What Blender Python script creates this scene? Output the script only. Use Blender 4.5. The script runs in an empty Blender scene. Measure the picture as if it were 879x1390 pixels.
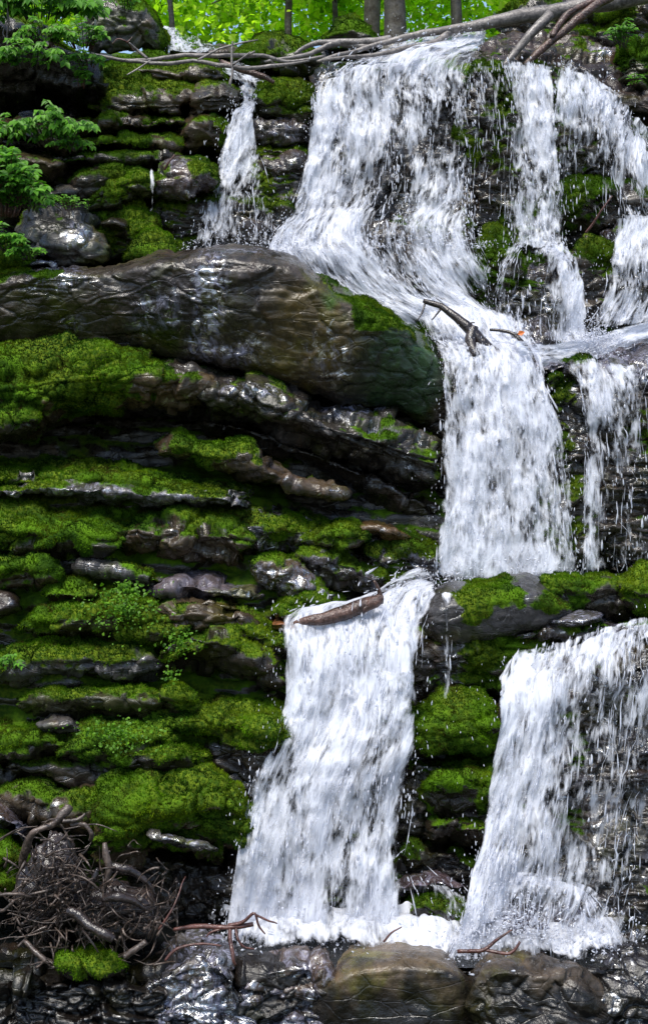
import bpy, math
import numpy as np

rng = np.random.default_rng(7)
scene = bpy.context.scene
C = scene.collection
F, HY, CX, CH = 1800.0, 560.0, 439.5, 4.15      # focal length in photo pixels, horizon row, centre column, eye height


def P(px, py, Y):
    px, py, Y = np.broadcast_arrays(np.asarray(px, float), np.asarray(py, float), np.asarray(Y, float))
    return np.stack([(px - CX) * Y / F, Y, CH + (HY - py) * Y / F], -1)


# ------------------------------------------------------------------ noise
def _h(ix, iy, iz, seed):
    n = (ix.astype(np.int64) * 374761393 + iy.astype(np.int64) * 668265263 + iz.astype(np.int64) * 2147483647 + seed * 144665) & 0xFFFFFFFF
    n = ((n ^ (n >> 13)) * 1274126177) & 0xFFFFFFFF
    n = ((n ^ (n >> 16)) * 2246822519) & 0xFFFFFFFF
    return ((n ^ (n >> 15)) & 0xFFFFFF) / float(0xFFFFFF) * 2 - 1


def vnoise(p, seed=0):
    i = np.floor(p).astype(np.int64)
    f = p - i
    f = f * f * f * (f * (f * 6 - 15) + 10)
    r = 0
    for dx in (0, 1):
        wx = f[..., 0] if dx else 1 - f[..., 0]
        for dy in (0, 1):
            wy = f[..., 1] if dy else 1 - f[..., 1]
            for dz in (0, 1):
                wz = f[..., 2] if dz else 1 - f[..., 2]
                r = r + wx * wy * wz * _h(i[..., 0] + dx, i[..., 1] + dy, i[..., 2] + dz, seed)
    return r


def fbm(p, o=4, seed=0, gain=.5):
    a, s, r = 1.0, 0.0, 0
    for k in range(o):
        r = r + a * vnoise(p * 2.03 ** k + k * 17.3, seed + k)
        s += a
        a *= gain
    return r / s


def facets(p, seed):
    """cellular fracture: value of the tilted plane of the nearest cell, and closeness to a joint"""
    i = np.floor(p).astype(np.int64)
    d1 = np.full(p.shape[:-1], 9.0); d2 = d1.copy(); val = np.zeros_like(d1)
    for dx in (-1, 0, 1):
        for dy in (-1, 0, 1):
            for dz in (-1, 0, 1):
                c = [i[..., k] + (dx, dy, dz)[k] for k in range(3)]
                off = [(c[k] + .5 + .42 * _h(*c, seed + k)) for k in range(3)]
                dd = [p[..., k] - off[k] for k in range(3)]
                d = dd[0] ** 2 + dd[1] ** 2 + dd[2] ** 2
                v = _h(*c, seed + 7) + .9 * (dd[0] * _h(*c, seed + 8) + dd[2] * _h(*c, seed + 9))
                n1 = d < d1
                d2 = np.where(n1, d1, np.minimum(d2, d)); val = np.where(n1, v, val); d1 = np.where(n1, d, d1)
    return val, np.sqrt(d2) - np.sqrt(d1)


def sst(a, b, x):
    t = np.clip((x - a) / (b - a), 0, 1)
    return t * t * (3 - 2 * t)


def nrm(v):
    return v / np.maximum(np.linalg.norm(v, axis=-1, keepdims=True), 1e-9)


# ------------------------------------------------------------------ mesh helpers
def mk(name, V, Q, mat, parent=None, origin=None, attrs=None, smooth=True):
    V = np.asarray(V, float).reshape(-1, 3)
    Q = np.asarray(Q, np.int64)
    if parent is not None:
        o = np.array(parent.location)
        p = parent.parent
        while p is not None:
            o = o + np.array(p.location)
            p = p.parent
    elif origin is None:
        o = np.array([V[:, 0].mean(), V[:, 1].mean(), V[:, 2].min()])
    else:
        o = np.asarray(origin, float)
    me = bpy.data.meshes.new(name)
    n, k = Q.shape
    me.vertices.add(len(V))
    me.vertices.foreach_set('co', (V - o).astype(np.float32).ravel())
    me.loops.add(n * k)
    me.loops.foreach_set('vertex_index', Q.astype(np.int32).ravel())
    me.polygons.add(n)
    me.polygons.foreach_set('loop_start', (np.arange(n) * k).astype(np.int32))
    me.polygons.foreach_set('loop_total', np.full(n, k, np.int32))
    me.update(calc_edges=True)
    me.polygons.foreach_set('use_smooth', np.full(n, smooth))
    for a, (ty, dom, data) in (attrs or {}).items():
        at = me.attributes.new(a, ty, dom)
        key = {'FLOAT': 'value', 'FLOAT_VECTOR': 'vector', 'FLOAT_COLOR': 'color'}[ty]
        at.data.foreach_set(key, np.asarray(data, np.float32).ravel())
    me.materials.append(mat)
    ob = bpy.data.objects.new(name, me)
    C.objects.link(ob)
    if parent is not None:
        ob.parent = parent
    else:
        ob.location = o
    return ob


def tag(o, label=None, cat=None, group=None, kind=None):
    if label: o['label'] = label
    if cat: o['category'] = cat
    if group: o['group'] = group
    if kind: o['kind'] = kind
    return o


def empty(name, loc):
    o = bpy.data.objects.new(name, None)
    o.location = loc
    C.objects.link(o)
    return o


def gridq(nu, nv):
    a = np.arange(nu * nv).reshape(nu, nv)
    return np.stack([a[:-1, :-1], a[1:, :-1], a[1:, 1:], a[:-1, 1:]], -1).reshape(-1, 4)


def gnormals(V):
    du = np.gradient(V, axis=0)
    dv = np.gradient(V, axis=1)
    return nrm(np.cross(du, dv))


def cat(parts):
    Vs, Fs, o = [], [], 0
    for V, Q in parts:
        Vs.append(V); Fs.append(np.asarray(Q) + o); o += len(V)
    return np.concatenate(Vs), np.concatenate(Fs)


def cr(pts, n):
    """smooth curve through points (rows), n samples"""
    pts = np.asarray(pts, float)
    m = len(pts)
    t = np.linspace(0, m - 1, n)
    i = np.clip(np.floor(t).astype(int), 0, m - 2)
    f = (t - i)[:, None]
    p0, p1, p2, p3 = pts[np.maximum(i - 1, 0)], pts[i], pts[i + 1], pts[np.minimum(i + 2, m - 1)]
    return .5 * (2 * p1 + (p2 - p0) * f + (2 * p0 - 5 * p1 + 4 * p2 - p3) * f ** 2 + (3 * p1 - p0 - 3 * p2 + p3) * f ** 3)


def tube(pts, rad, sides=8, seg=None, bump=.12, wob=0, seed=0):
    pts = np.asarray(pts, float)
    n = seg or max(4, (len(pts) - 1) * 6)
    p = cr(pts, n)
    if wob:
        w = np.stack([fbm(p * 3 + 9 * k, 3, seed + k) for k in range(3)], -1)
        e = np.linspace(0, 1, n)
        p = p + wob * w * np.minimum(1, 5 * np.minimum(e, 1 - e) + .15)[:, None]
    r = np.interp(np.linspace(0, 1, n), np.linspace(0, 1, len(rad)), rad)
    T = nrm(np.gradient(p, axis=0))
    up = np.array([.13, .21, .97])
    A = nrm(np.cross(T, np.where(np.abs(T @ up)[:, None] > .93, np.array([[1., 0, 0]]), up)))
    for k in range(1, n):
        a = A[k - 1] - T[k] * (A[k - 1] @ T[k])
        A[k] = a / max(np.linalg.norm(a), 1e-6)
    B = np.cross(T, A)
    th = np.linspace(0, 2 * np.pi, sides, endpoint=False)
    ring = np.cos(th)[None, :, None] * A[:, None] + np.sin(th)[None, :, None] * B[:, None]
    rr = r[:, None] * (1 + bump * 2 * fbm((p[:, None] + ring * r[:, None, None]) * 6 + seed, 3, seed))
    V = (p[:, None] + ring * rr[..., None]).reshape(-1, 3)
    a = np.arange(n * sides).reshape(n, sides)
    b = np.roll(a, -1, 1)
    Q = np.stack([a[:-1], b[:-1], b[1:], a[1:]], -1).reshape(-1, 4)
    V = np.concatenate([V, p[:1], p[-1:]])
    c0, c1 = n * sides, n * sides + 1
    cap = [[c0, b[0, k], a[0, k], c0] for k in range(sides)] + [[c1, a[-1, k], b[-1, k], c1] for k in range(sides)]
    # caps as quads built from pairs of ring vertices
    cq = [[c0, a[0, (k + 2) % sides], a[0, k + 1], a[0, k]] for k in range(0, sides, 2)]
    cq += [[c1, a[-1, k], a[-1, k + 1], a[-1, (k + 2) % sides]] for k in range(0, sides, 2)]
    return V, np.concatenate([Q, np.array(cq)])


# ------------------------------------------------------------------ materials
class NT:
    def __init__(s, name):
        s.m = bpy.data.materials.new(name); s.m.use_nodes = True
        s.t = s.m.node_tree; s.t.nodes.clear()
        s.out = s.n('ShaderNodeOutputMaterial')

    def n(s, ty, **kw):
        nd = s.t.nodes.new(ty)
        for k, v in kw.items():
            if k.startswith('_'):
                setattr(nd, k[1:], v)
        for k, v in kw.items():
            if not k.startswith('_'):
                key = int(k[1:]) if k[0] == 'i' and k[1:].isdigit() else k.replace('__', ' ')
                s.set(nd.inputs[key], v)
        return nd

    def set(s, inp, v):
        if isinstance(v, bpy.types.NodeSocket): s.t.links.new(v, inp)
        elif isinstance(v, bpy.types.Node): s.t.links.new(v.outputs[0], inp)
        else: inp.default_value = v

    def attr(s, name, out='Fac'):
        return s.n('ShaderNodeAttribute', _attribute_name=name).outputs[out]

    def noise(s, vec, scale, detail=4, rough=.55, dist=0):
        return s.n('ShaderNodeTexNoise', Vector=vec, Scale=scale, Detail=detail, Roughness=rough, Distortion=dist).outputs[0]

    def pos(s, scale=(1, 1, 1), off=(0, 0, 0)):
        g = s.n('ShaderNodeNewGeometry')
        return s.n('ShaderNodeMapping', Vector=g.outputs['Position'], Scale=scale, Location=off).outputs[0]

    def math(s, op, a, b=0.0, c=0.0, clamp=False):
        nd = s.n('ShaderNodeMath', _operation=op, _use_clamp=clamp)
        s.set(nd.inputs[0], a); s.set(nd.inputs[1], b); s.set(nd.inputs[2], c)
        return nd.outputs[0]

    def rng(s, v, a, b, c, d, smooth=True):
        nd = s.n('ShaderNodeMapRange', _interpolation_type='SMOOTHSTEP' if smooth else 'LINEAR')
        for k, x in enumerate((v, a, b, c, d)): s.set(nd.inputs[k], x)
        return nd.outputs[0]

    def mix(s, f, a, b, mode='MIX'):
        nd = s.n('ShaderNodeMix', _data_type='RGBA', _blend_type=mode)
        s.set(nd.inputs[0], f); s.set(nd.inputs[6], a); s.set(nd.inputs[7], b)
        return nd.outputs[2]

    def bump(s, h, strength, dist, normal=None):
        nd = s.n('ShaderNodeBump', Height=h, Strength=strength, Distance=dist)
        if normal is not None: s.set(nd.inputs['Normal'], normal)
        return nd.outputs[0]

    def surf(s, x):
        s.set(s.out.inputs[0], x)
        return s.m


def rgb(r, g, b): return (r, g, b, 1)


def rock_material():
    s = NT('wet_rock')
    base = s.attr('rockcol', 'Color')
    moss = s.attr('moss'); wet = s.attr('wet')
    p = s.pos()
    big = s.noise(p, 1.7, 5, .6, .4)
    fine = s.noise(p, 16, 6, .65)
    strat = s.noise(s.pos((2, 2, 15)), 1.6, 5, .6, .5)
    crack = s.n('ShaderNodeTexVoronoi', _feature='DISTANCE_TO_EDGE', Vector=s.mix(.16, s.pos((1, 1, 2.6)), s.n('ShaderNodeTexNoise', Vector=p, Scale=3.0).outputs[1]), Scale=3.2).outputs[0]
    crackm = s.rng(crack, 0, .035, 0, 1)
    v = s.math('ADD', s.math('MULTIPLY', big, 1.0), s.math('MULTIPLY', fine, .7))
    v = s.math('ADD', s.math('MULTIPLY', strat, .35), s.math('ADD', v, .12))
    k = s.rng(v, .85, 1.5, .15, 1.2)
    col = s.mix(1, base, s.n('ShaderNodeCombineColor', Red=k, Green=k, Blue=k), 'MULTIPLY')
    rust = s.rng(s.noise(p, 2.6, 4, .6, .8), .54, .70, 0, .5)
    col = s.mix(rust, col, s.mix(1, col, rgb(1.45, .98, .55), 'MULTIPLY'))
    alg = s.rng(s.noise(s.pos((1, 1, 1), (5, 3, 8)), 2.0, 5, .6, .6), .5, .66, 0, .8)
    col = s.mix(alg, col, s.mix(1, col, rgb(1.0, 1.25, .35), 'MULTIPLY'))
    mn = s.noise(p, 5, 5, .6)
    mosscol = s.mix(s.rng(mn, .35, .65, 0, 1), rgb(.014, .038, .003), rgb(.07, .15, .006))
    mosscol = s.mix(s.rng(s.noise(p, 1.1, 3), .4, .62, 0, .8), mosscol, s.mix(s.rng(s.noise(p, 30, 3), .4, .6, 0, 1), rgb(.03, .06, .006), rgb(.11, .15, .01)))
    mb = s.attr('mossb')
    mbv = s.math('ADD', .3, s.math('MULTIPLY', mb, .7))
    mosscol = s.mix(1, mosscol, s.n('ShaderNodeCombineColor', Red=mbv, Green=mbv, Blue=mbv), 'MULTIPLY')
    mm = s.rng(s.math('ADD', moss, s.math('MULTIPLY', s.math('SUBTRACT', fine, .5), 1.1)), .25, .75, 0, 1)
    col = s.mix(mm, col, mosscol)
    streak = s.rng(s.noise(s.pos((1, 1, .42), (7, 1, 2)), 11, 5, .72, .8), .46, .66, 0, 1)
    glint_mask = s.math('MULTIPLY', s.math('MULTIPLY', streak, s.rng(wet, .4, .9, 0, 1)), s.math('SUBTRACT', 1.0, mm))
    col = s.mix(s.math('MULTIPLY', glint_mask, .6), col, rgb(.38, .38, .52))  # sky glints painted into the colour of wet areas as bluish white streaks
    ro = s.rng(s.noise(p, 4.5, 5, .65, .3), .4, .62, .17, .42)
    ro = s.math('MULTIPLY', ro, s.math('SUBTRACT', 1.0, s.math('MULTIPLY', wet, .55)))
    ro = s.math('ADD', s.math('MULTIPLY', ro, s.math('SUBTRACT', 1.0, mm)), s.math('MULTIPLY', mm, .95))
    film = s.math('MULTIPLY', s.rng(s.noise(s.pos((1.2, 1.2, 1.2), (2, 9, 4)), 7, 6, .72, 1.0), s.rng(wet, 0, 1, .66, .44, False), s.rng(wet, 0, 1, .74, .56, False), 0, 1), s.rng(wet, 0, .7, 0, 1))
    film = s.math('MULTIPLY', film, s.math('SUBTRACT', 1.0, mm))
    h = s.math('ADD', s.math('MULTIPLY', fine, .6), s.math('MULTIPLY', strat, .28))
    h = s.math('ADD', h, s.math('MULTIPLY', crackm, .16))
    h = s.math('ADD', h, s.math('MULTIPLY', s.noise(p, 55, 4, .6), .14))
    h = s.math('ADD', h, s.math('MULTIPLY', s.math('MULTIPLY', s.noise(p, 90, 3, .7), mm), .35))
    nb = s.bump(h, .6, .032)
    b = s.n('ShaderNodeBsdfPrincipled', Base__Color=col, Roughness=ro, Normal=nb)
    s.set(b.inputs['IOR'], s.math('ADD', 1.45, s.math('MULTIPLY', film, 2.6)))
    s.set(b.inputs['Specular IOR Level'], s.math('SUBTRACT', .55, s.math('MULTIPLY', mm, .45)))
    return s.surf(b)


def moss_material():
    s = NT('moss_tufts')
    t = s.attr('tint')
    p = s.pos()
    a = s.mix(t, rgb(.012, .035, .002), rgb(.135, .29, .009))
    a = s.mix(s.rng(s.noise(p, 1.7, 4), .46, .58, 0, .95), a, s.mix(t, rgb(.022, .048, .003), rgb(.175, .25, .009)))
    a = s.mix(s.rng(s.noise(s.pos((1, 1, 1), (9, 2, 5)), 2.2, 3), .47, .62, 0, .95), a, s.mix(t, rgb(.004, .016, .004), rgb(.035, .10, .010)))
    a = s.mix(s.rng(s.noise(s.pos((1, 1, 1), (3, 12, 8)), 4.5, 4, .65), .54, .66, 0, .85), a, s.mix(t, rgb(.018, .012, .005), rgb(.085, .062, .016)))
    d = s.n('ShaderNodeBsdfDiffuse', Color=a)
    tr = s.n('ShaderNodeBsdfTranslucent', Color=a)
    return s.surf(s.n('ShaderNodeMixShader', i0=.35, i1=d, i2=tr))


def leaf_material(name, c0, c1, trans=.45, gloss=.3):
    s = NT(name)
    t = s.attr('tint')
    a = s.mix(t, c0, c1)
    d = s.n('ShaderNodeBsdfPrincipled', Base__Color=a, Roughness=.5)
    d.inputs['Specular IOR Level'].default_value = gloss
    tr = s.n('ShaderNodeBsdfTranslucent', Color=s.mix(1, a, rgb(1.25, 1.5, .6), 'MULTIPLY'))
    return s.surf(s.n('ShaderNodeMixShader', i0=trans, i1=d, i2=tr))


def wood_material(name, c0, c1, rough, bump=.6):
    s = NT(name)
    p = s.pos()
    n = s.math('ADD', s.noise(p, 9, 5, .65, .8), s.math('MULTIPLY', s.noise(p, 45, 4), .5))
    col = s.mix(s.rng(n, .5, 1.0, 0, 1), c0, c1)
    r = s.rng(s.noise(p, 8, 3), .35, .65, rough * .6, rough * 1.3)
    return s.surf(s.n('ShaderNodeBsdfPrincipled', Base__Color=col, Roughness=r, Normal=s.bump(n, bump, .02)))


def water_bsdf(s, normal=None):
    b = s.n('ShaderNodeBsdfPrincipled', Base__Color=rgb(.78, .80, .87), Roughness=.35)
    b.inputs['Specular IOR Level'].default_value = .4
    if normal is not None: s.set(b.inputs['Normal'], normal)
    tr = s.n('ShaderNodeBsdfTranslucent', Color=rgb(.80, .82, .91))
    return s.n('ShaderNodeMixShader', i0=.42, i1=b, i2=tr)


def water_material():
    s = NT('white_water')
    fl = s.attr('flow', 'Vector'); d = s.attr('dens')

    def mp(sc): return s.n('ShaderNodeMapping', Vector=fl, Scale=sc).outputs[0]
    n1 = s.noise(mp((4.2, 1.9, 1)), 1, 3, .6, .9)
    n2 = s.noise(mp((15, 4.6, 1)), 1, 3, .55, .8)
    n3 = s.noise(mp((42, 10, 1)), 1, 2, .5, .4)
    n = s.math('ADD', s.math('MULTIPLY', n1, .40), s.math('ADD', s.math('MULTIPLY', n2, .42), s.math('MULTIPLY', n3, .18)))
    thr = s.rng(d, 0, 1, .71, .40, False)
    al = s.rng(n, s.math('SUBTRACT', thr, .07), s.math('ADD', thr, .11), 0, .985)
    nb = s.bump(n, .7, .07)
    w = water_bsdf(s, nb)
    t = s.n('ShaderNodeBsdfTransparent')
    return s.surf(s.n('ShaderNodeMixShader', i0=al, i1=t, i2=w))


def drop_material():
    s = NT('water_drops')
    return s.surf(s.n('ShaderNodeMixShader', i0=.72, i1=s.n('ShaderNodeBsdfTransparent'), i2=water_bsdf(s)))


def pool_material():
    s = NT('pool_water')
    p = s.pos()
    h = s.math('ADD', s.noise(p, 6, 4, .6, .5), s.math('MULTIPLY', s.noise(p, 22, 3), .4))
    b = s.n('ShaderNodeBsdfPrincipled', Base__Color=rgb(.006, .007, .007), Roughness=.07, Normal=s.bump(h, .55, .05))
    b.inputs['Specular IOR Level'].default_value = .35
    return s.surf(b)


def ground_material():
    s = NT('forest_soil')
    p = s.pos()
    n = s.math('ADD', s.noise(p, 3, 6, .65), s.math('MULTIPLY', s.noise(p, 30, 4), .5))
    col = s.mix(s.rng(n, .5, 1.0, 0, 1), rgb(.012, .010, .007), rgb(.05, .055, .02))
    return s.surf(s.n('ShaderNodeBsdfPrincipled', Base__Color=col, Roughness=.9, Normal=s.bump(n, .8, .05)))


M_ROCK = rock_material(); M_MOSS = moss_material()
M_LEAF = leaf_material('green_leaf', rgb(.03, .11, .010), rgb(.15, .36, .03), .4)
M_FOREST = leaf_material('forest_leaf', rgb(.10, .24, .008), rgb(.55, .75, .045), .6, .2)
M_CLOVER = leaf_material('small_leaf', rgb(.025, .08, .006), rgb(.12, .27, .015), .35)
M_WATER = water_material(); M_DROP = drop_material(); M_POOL = pool_material(); M_SOIL = ground_material()
M_GREY = wood_material('bleached_wood', rgb(.045, .038, .036), rgb(.22, .195, .18), .45)
M_DARKW = wood_material('wet_dark_wood', rgb(.008, .006, .006), rgb(.04, .03, .028), .2)
M_ROOT = wood_material('root_bark', rgb(.010, .007, .006), rgb(.11, .08, .065), .35)
M_BROWN = wood_material('brown_log_bark', rgb(.02, .011, .009), rgb(.12, .065, .05), .25, 1.0)
M_TWIG = wood_material('red_twig_bark', rgb(.03, .012, .010), rgb(.12, .05, .04), .35)
M_BARK = wood_material('tree_bark', rgb(.025, .02, .015), rgb(.08, .072, .055), .8)
M_YEL = leaf_material('yellow_leaf', rgb(.5, .5, .05), rgb(.6, .6, .08), .2)
M_ORA = leaf_material('orange_leaf', rgb(.5, .12, .02), rgb(.5, .14, .03), .2)

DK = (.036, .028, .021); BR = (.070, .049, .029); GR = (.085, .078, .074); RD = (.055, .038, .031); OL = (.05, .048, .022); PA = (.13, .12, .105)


def poly(sx):
    return np.array([[float(q) for q in a.split(',')] for a in sx.split()])


def blades(V, N, M, n, size, seed, tint_noise=3.0):
    """n little moss blades on a quad grid given vertex positions V, normals N and mask M (nu,nv)"""
    r = np.random.default_rng(seed)
    nu, nv = M.shape
    A = np.linalg.norm(np.cross(V[1:, :-1] - V[:-1, :-1], V[:-1, 1:] - V[:-1, :-1]), axis=-1)
    mm = .25 * (M[1:, 1:] + M[:-1, 1:] + M[1:, :-1] + M[:-1, :-1])
    w = A * sst(.3, .95, mm)
    tot = w.sum()
    k = int(n * tot)
    if k < 260: return None
    idx = r.choice(w.size, k, p=(w / tot).ravel())
    i, j = np.unravel_index(idx, w.shape)
    a, b = r.random((k, 1)), r.random((k, 1))

    def bl(X): return (1 - a) * (1 - b) * X[i, j] + a * (1 - b) * X[i + 1, j] + a * b * X[i + 1, j + 1] + (1 - a) * b * X[i, j + 1]
    p = bl(V); nn = nrm(bl(N))
    up = np.array([0, 0, 1.0])
    side = nn[:, 2:3] < .35
    d = nrm(nn * .8 + np.where(side, -.25, .35) * up + r.normal(0, .42, (k, 3)))
    L = size * (.6 + .9 * r.random((k, 1)))
    W = nrm(np.cross(d, r.normal(0, 1, (k, 3)))) * L * .2
    p0 = p - nn * .006
    tri = np.stack([p0 - W, p0 + W, p0 + d * L], 1).reshape(-1, 3)
    Fq = np.arange(3 * k).reshape(-1, 3)
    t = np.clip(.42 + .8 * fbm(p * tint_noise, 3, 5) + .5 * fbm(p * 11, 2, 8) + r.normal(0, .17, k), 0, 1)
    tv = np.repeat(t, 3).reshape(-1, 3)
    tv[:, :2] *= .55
    return tri, Fq, tv.ravel()


rock_seed = [100]
GROUP = ['rocks of the cliff']
MB = 1.0


def rock(label, top, bot, Y, moss=.3, col=DK, tf=.25, dt=.4, under=.14, wet=.3, amp=1.0, strata=.028, dip=0.0,
         name='rock', category='rock', jit=4.5, step=2.2, blade=.021, dens=12000, ends=None, group=None, sharp=1.7, wet_glints=None, mb=1.0, mossl=None, crag=1.0, stain=None):
    rock_seed[0] += 1
    sd = rock_seed[0]
    T, B = poly(top), poly(bot)
    x0, x1 = max(T[0, 0], B[0, 0]), min(T[-1, 0], B[-1, 0])
    w = x1 - x0
    nx = max(10, int(w / step))
    xs = np.linspace(x0, x1, nx)

    def smooth(a):
        k = 3
        q = np.pad(a, k, mode='edge')
        return np.convolve(q, np.hanning(2 * k + 3)[1:-1] / np.hanning(2 * k + 3).sum(), 'valid')
    yT, yB = np.interp(xs, T[:, 0], T[:, 1]), np.interp(xs, B[:, 0], B[:, 1])
    yT, yB = smooth(yT), smooth(yB)
    pn = np.stack([xs / 22, np.full(nx, sd * 1.7), np.zeros(nx)], -1)
    h0 = np.maximum(yB - yT, 4)
    pl = np.stack([xs / 75, np.full(nx, sd * 2.3), np.zeros(nx)], -1)
    yT = yT + 1.7 * jit * np.minimum(1, h0 / 40) * fbm(pl, 2, sd + 40); yB = yB + 1.7 * jit * np.minimum(1, h0 / 40) * fbm(pl + 9, 2, sd + 41)
    yT = yT + jit * np.minimum(1, h0 / 25) * fbm(pn, 3, sd); yB = yB + 1.6 * jit * np.minimum(1, h0 / 25) * fbm(pn + 50, 3, sd)
    rend = ends if ends is not None else min(.3 * w, 30)
    e = np.clip(np.minimum(xs - x0, x1 - xs) / rend, 0, 1)
    k = np.sqrt(np.maximum(1 - (1 - e) ** 2, 0))
    mid = .5 * (yT + yB)
    yT, yB = mid + (yT - mid) * (.45 + .55 * k), mid + (yB - mid) * (.45 + .55 * k)
    Yx = (np.full(nx, Y) if not isinstance(Y, str) else np.interp(xs, poly(Y)[:, 0], poly(Y)[:, 1])) + (1 - k) * min(.3, rend * .008)
    # hidden side columns
    pad = lambda a: np.concatenate([a[:1], a[:1], a, a[-1:], a[-1:]])
    xs, yT, yB, Yx = pad(xs), pad(yT), pad(yB), pad(Yx)
    s_ = np.sign(.5 * (x0 + x1) - xs)
    xs[[0, -1]] += 6 * s_[[0, -1]]
    Yx[[0, -1]] += 1.1; Yx[[1, -2]] += .3
    h = (yB - yT).max()
    nf = max(8, int(h / step))
    f = np.linspace(0, 1, nf)
    d = np.where(f < tf, dt * np.maximum(1 - f / tf, 0) ** sharp, under * np.maximum((f - tf) / (1 - tf), 0) ** 2.2)
    d = d + .09 * np.clip((f - .9) / .1, 0, 1) ** 2
    f = np.concatenate([[.10, .04], f, [.93, .75]])
    d = np.concatenate([[dt + 1.0, dt + .35], d, [d[-1] + .35, d[-1] + 1.3]])
    V = P(xs[:, None], yT[:, None] + f[None] * (yB - yT)[:, None], Yx[:, None] + d[None])
    N0 = gnormals(V)
    if (N0[..., 1].mean() > 0): N0 = -N0
    q = V + sd * 3.1
    a1 = amp * min(1, .35 + h / 160)
    qs = q + .10 * np.stack([fbm(q * 3 + 7 * k_, 2, sd + k_) for k_ in range(3)], -1)
    qs = qs + np.stack([np.zeros_like(q[..., 0])] * 2 + [dip * q[..., 0]], -1)
    f1, j1 = facets(qs * np.array([1.9, 1.9, 4.2]), sd)
    f2, j2 = facets(qs * np.array([5.0, 5.0, 9.0]), sd + 20)
    ff = crag * a1
    disp = ff * (.075 * f1 - .045 * sst(.10, 0, j1) + .03 * f2 - .022 * sst(.14, 0, j2))
    disp = disp + .09 * a1 * fbm(q * 1.6, 3, sd) + .03 * a1 * fbm(q * 4.5, 3, sd + 3) + .018 * amp * fbm(q * 14, 3, sd + 5)
    # angular facets
    fq = q * np.array([2.1, 2.1, 2.6]) + .5 * fbm(q * 2, 2, sd)[..., None]
    disp = disp + .03 * a1 * np.abs(vnoise(fq, sd + 11))
    zz = (V[..., 2] + dip * V[..., 0]) * 8.5 + 1.1 * fbm(V * np.array([.9, .9, .9]), 3, 77)
    ci = np.floor(zz); fr = zz - ci
    lay = _h(ci, ci * 0 + 3, ci * 0 + sd, 5)
    notch = np.exp(-(np.minimum(fr, 1 - fr) / .13) ** 2)
    fac = sst(.75, .2, N0[..., 2])
    br = sst(-.15, .25, fbm(V * np.array([1.3, 1.3, 2.5]) + sd, 3, sd + 9))
    disp = disp + strata * fac * (lay * .8 - 1.0 * notch * br)
    vis = np.ones_like(disp); vis[:, :2] = .3; vis[:, -2:] = .3; vis[[0, -1]] = .3
    V = V + N0 * (disp * vis)[..., None] * np.array([1, 1, .8])
    N = gnormals(V)
    if (N[..., 1].mean() > 0): N = -N
    NZ = .5 * N[..., 2] + .5 * N0[..., 2]
    mo = moss if not isinstance(moss, str) else np.interp(xs, poly(moss)[:, 0], poly(moss)[:, 1])[:, None]
    if mossl is not None:
        qx = CX + V[..., 0] * F / V[..., 1]; qy = HY - (V[..., 2] - CH) * F / V[..., 1]
        mo = mo + np.zeros(V.shape[:2])
        for (cx, cy, rx, ry, a) in mossl:
            mo = mo + a * np.exp(-(((qx - cx) / rx) ** 2 + ((qy - cy) / ry) ** 2) ** 2)
        mo = np.clip(mo, 0, 1.05)
    m = sst(-.08, .62, mo * 1.75 - .9 - .6 * (1 - sst(0, .14, mo)) + .65 * NZ + 1.35 * fbm(V * 2.0 + 31, 4, 40) + .75 * fbm(V * 7, 3, 44))
    lump = m * (.007 + .03 * np.abs(fbm(V * 6, 3, 21)) + .014 * fbm(V * 20, 2, 25)) * vis
    V2 = V + N * lump[..., None]
    N2 = gnormals(V2)
    if (N2[..., 1].mean() > 0): N2 = -N2
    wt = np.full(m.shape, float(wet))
    if wet_glints is not None:
        for (cx, cy, rx, ry, a) in wet_glints:
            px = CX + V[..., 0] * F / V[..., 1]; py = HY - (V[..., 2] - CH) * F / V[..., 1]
            wt = np.maximum(wt, a * np.exp(-(((px - cx) / rx) ** 2 + ((py - cy) / ry) ** 2)))  # wet spots, which also set where the painted glints appear
    nu, nv = m.shape
    rc = np.tile(np.array([*col, 1.0]), (nu * nv, 1))
    tintv = 1 + .25 * np.array([rng.normal(0, .4)] * 3)
    rc[:, :3] *= tintv
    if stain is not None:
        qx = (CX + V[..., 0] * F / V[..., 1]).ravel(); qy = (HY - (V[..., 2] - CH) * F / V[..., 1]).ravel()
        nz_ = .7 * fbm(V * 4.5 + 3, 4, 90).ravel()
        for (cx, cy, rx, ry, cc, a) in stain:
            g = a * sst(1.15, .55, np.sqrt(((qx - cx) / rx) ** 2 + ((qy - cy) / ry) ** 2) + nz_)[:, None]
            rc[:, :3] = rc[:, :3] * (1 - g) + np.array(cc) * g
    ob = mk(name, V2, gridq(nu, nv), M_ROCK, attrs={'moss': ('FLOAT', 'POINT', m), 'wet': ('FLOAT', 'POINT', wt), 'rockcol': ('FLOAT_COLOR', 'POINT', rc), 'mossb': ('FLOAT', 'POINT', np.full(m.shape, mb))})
    tag(ob, label, category, group or GROUP[0])
    mv = m.copy(); mv[:, :1] = 0; mv[:, -2:] = 0; mv[[0, -1]] = 0
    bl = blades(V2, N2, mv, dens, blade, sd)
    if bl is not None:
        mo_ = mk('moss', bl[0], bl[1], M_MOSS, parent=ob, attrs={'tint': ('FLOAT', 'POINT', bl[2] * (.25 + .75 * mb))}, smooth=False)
    return ob


# ------------------------------------------------------------------ setting: cliff, hill, stream bed
def base_Y(py):
    return np.interp(py, [40, 85, 120, 170, 330, 440, 480, 640, 800, 1000, 1200, 1300, 1420], [17.5, 16.3, 15.6, 14.75, 14.05, 13.65, 13.2, 12.6, 11.95, 11.35, 11.0, 10.8, 10.7])


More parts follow.
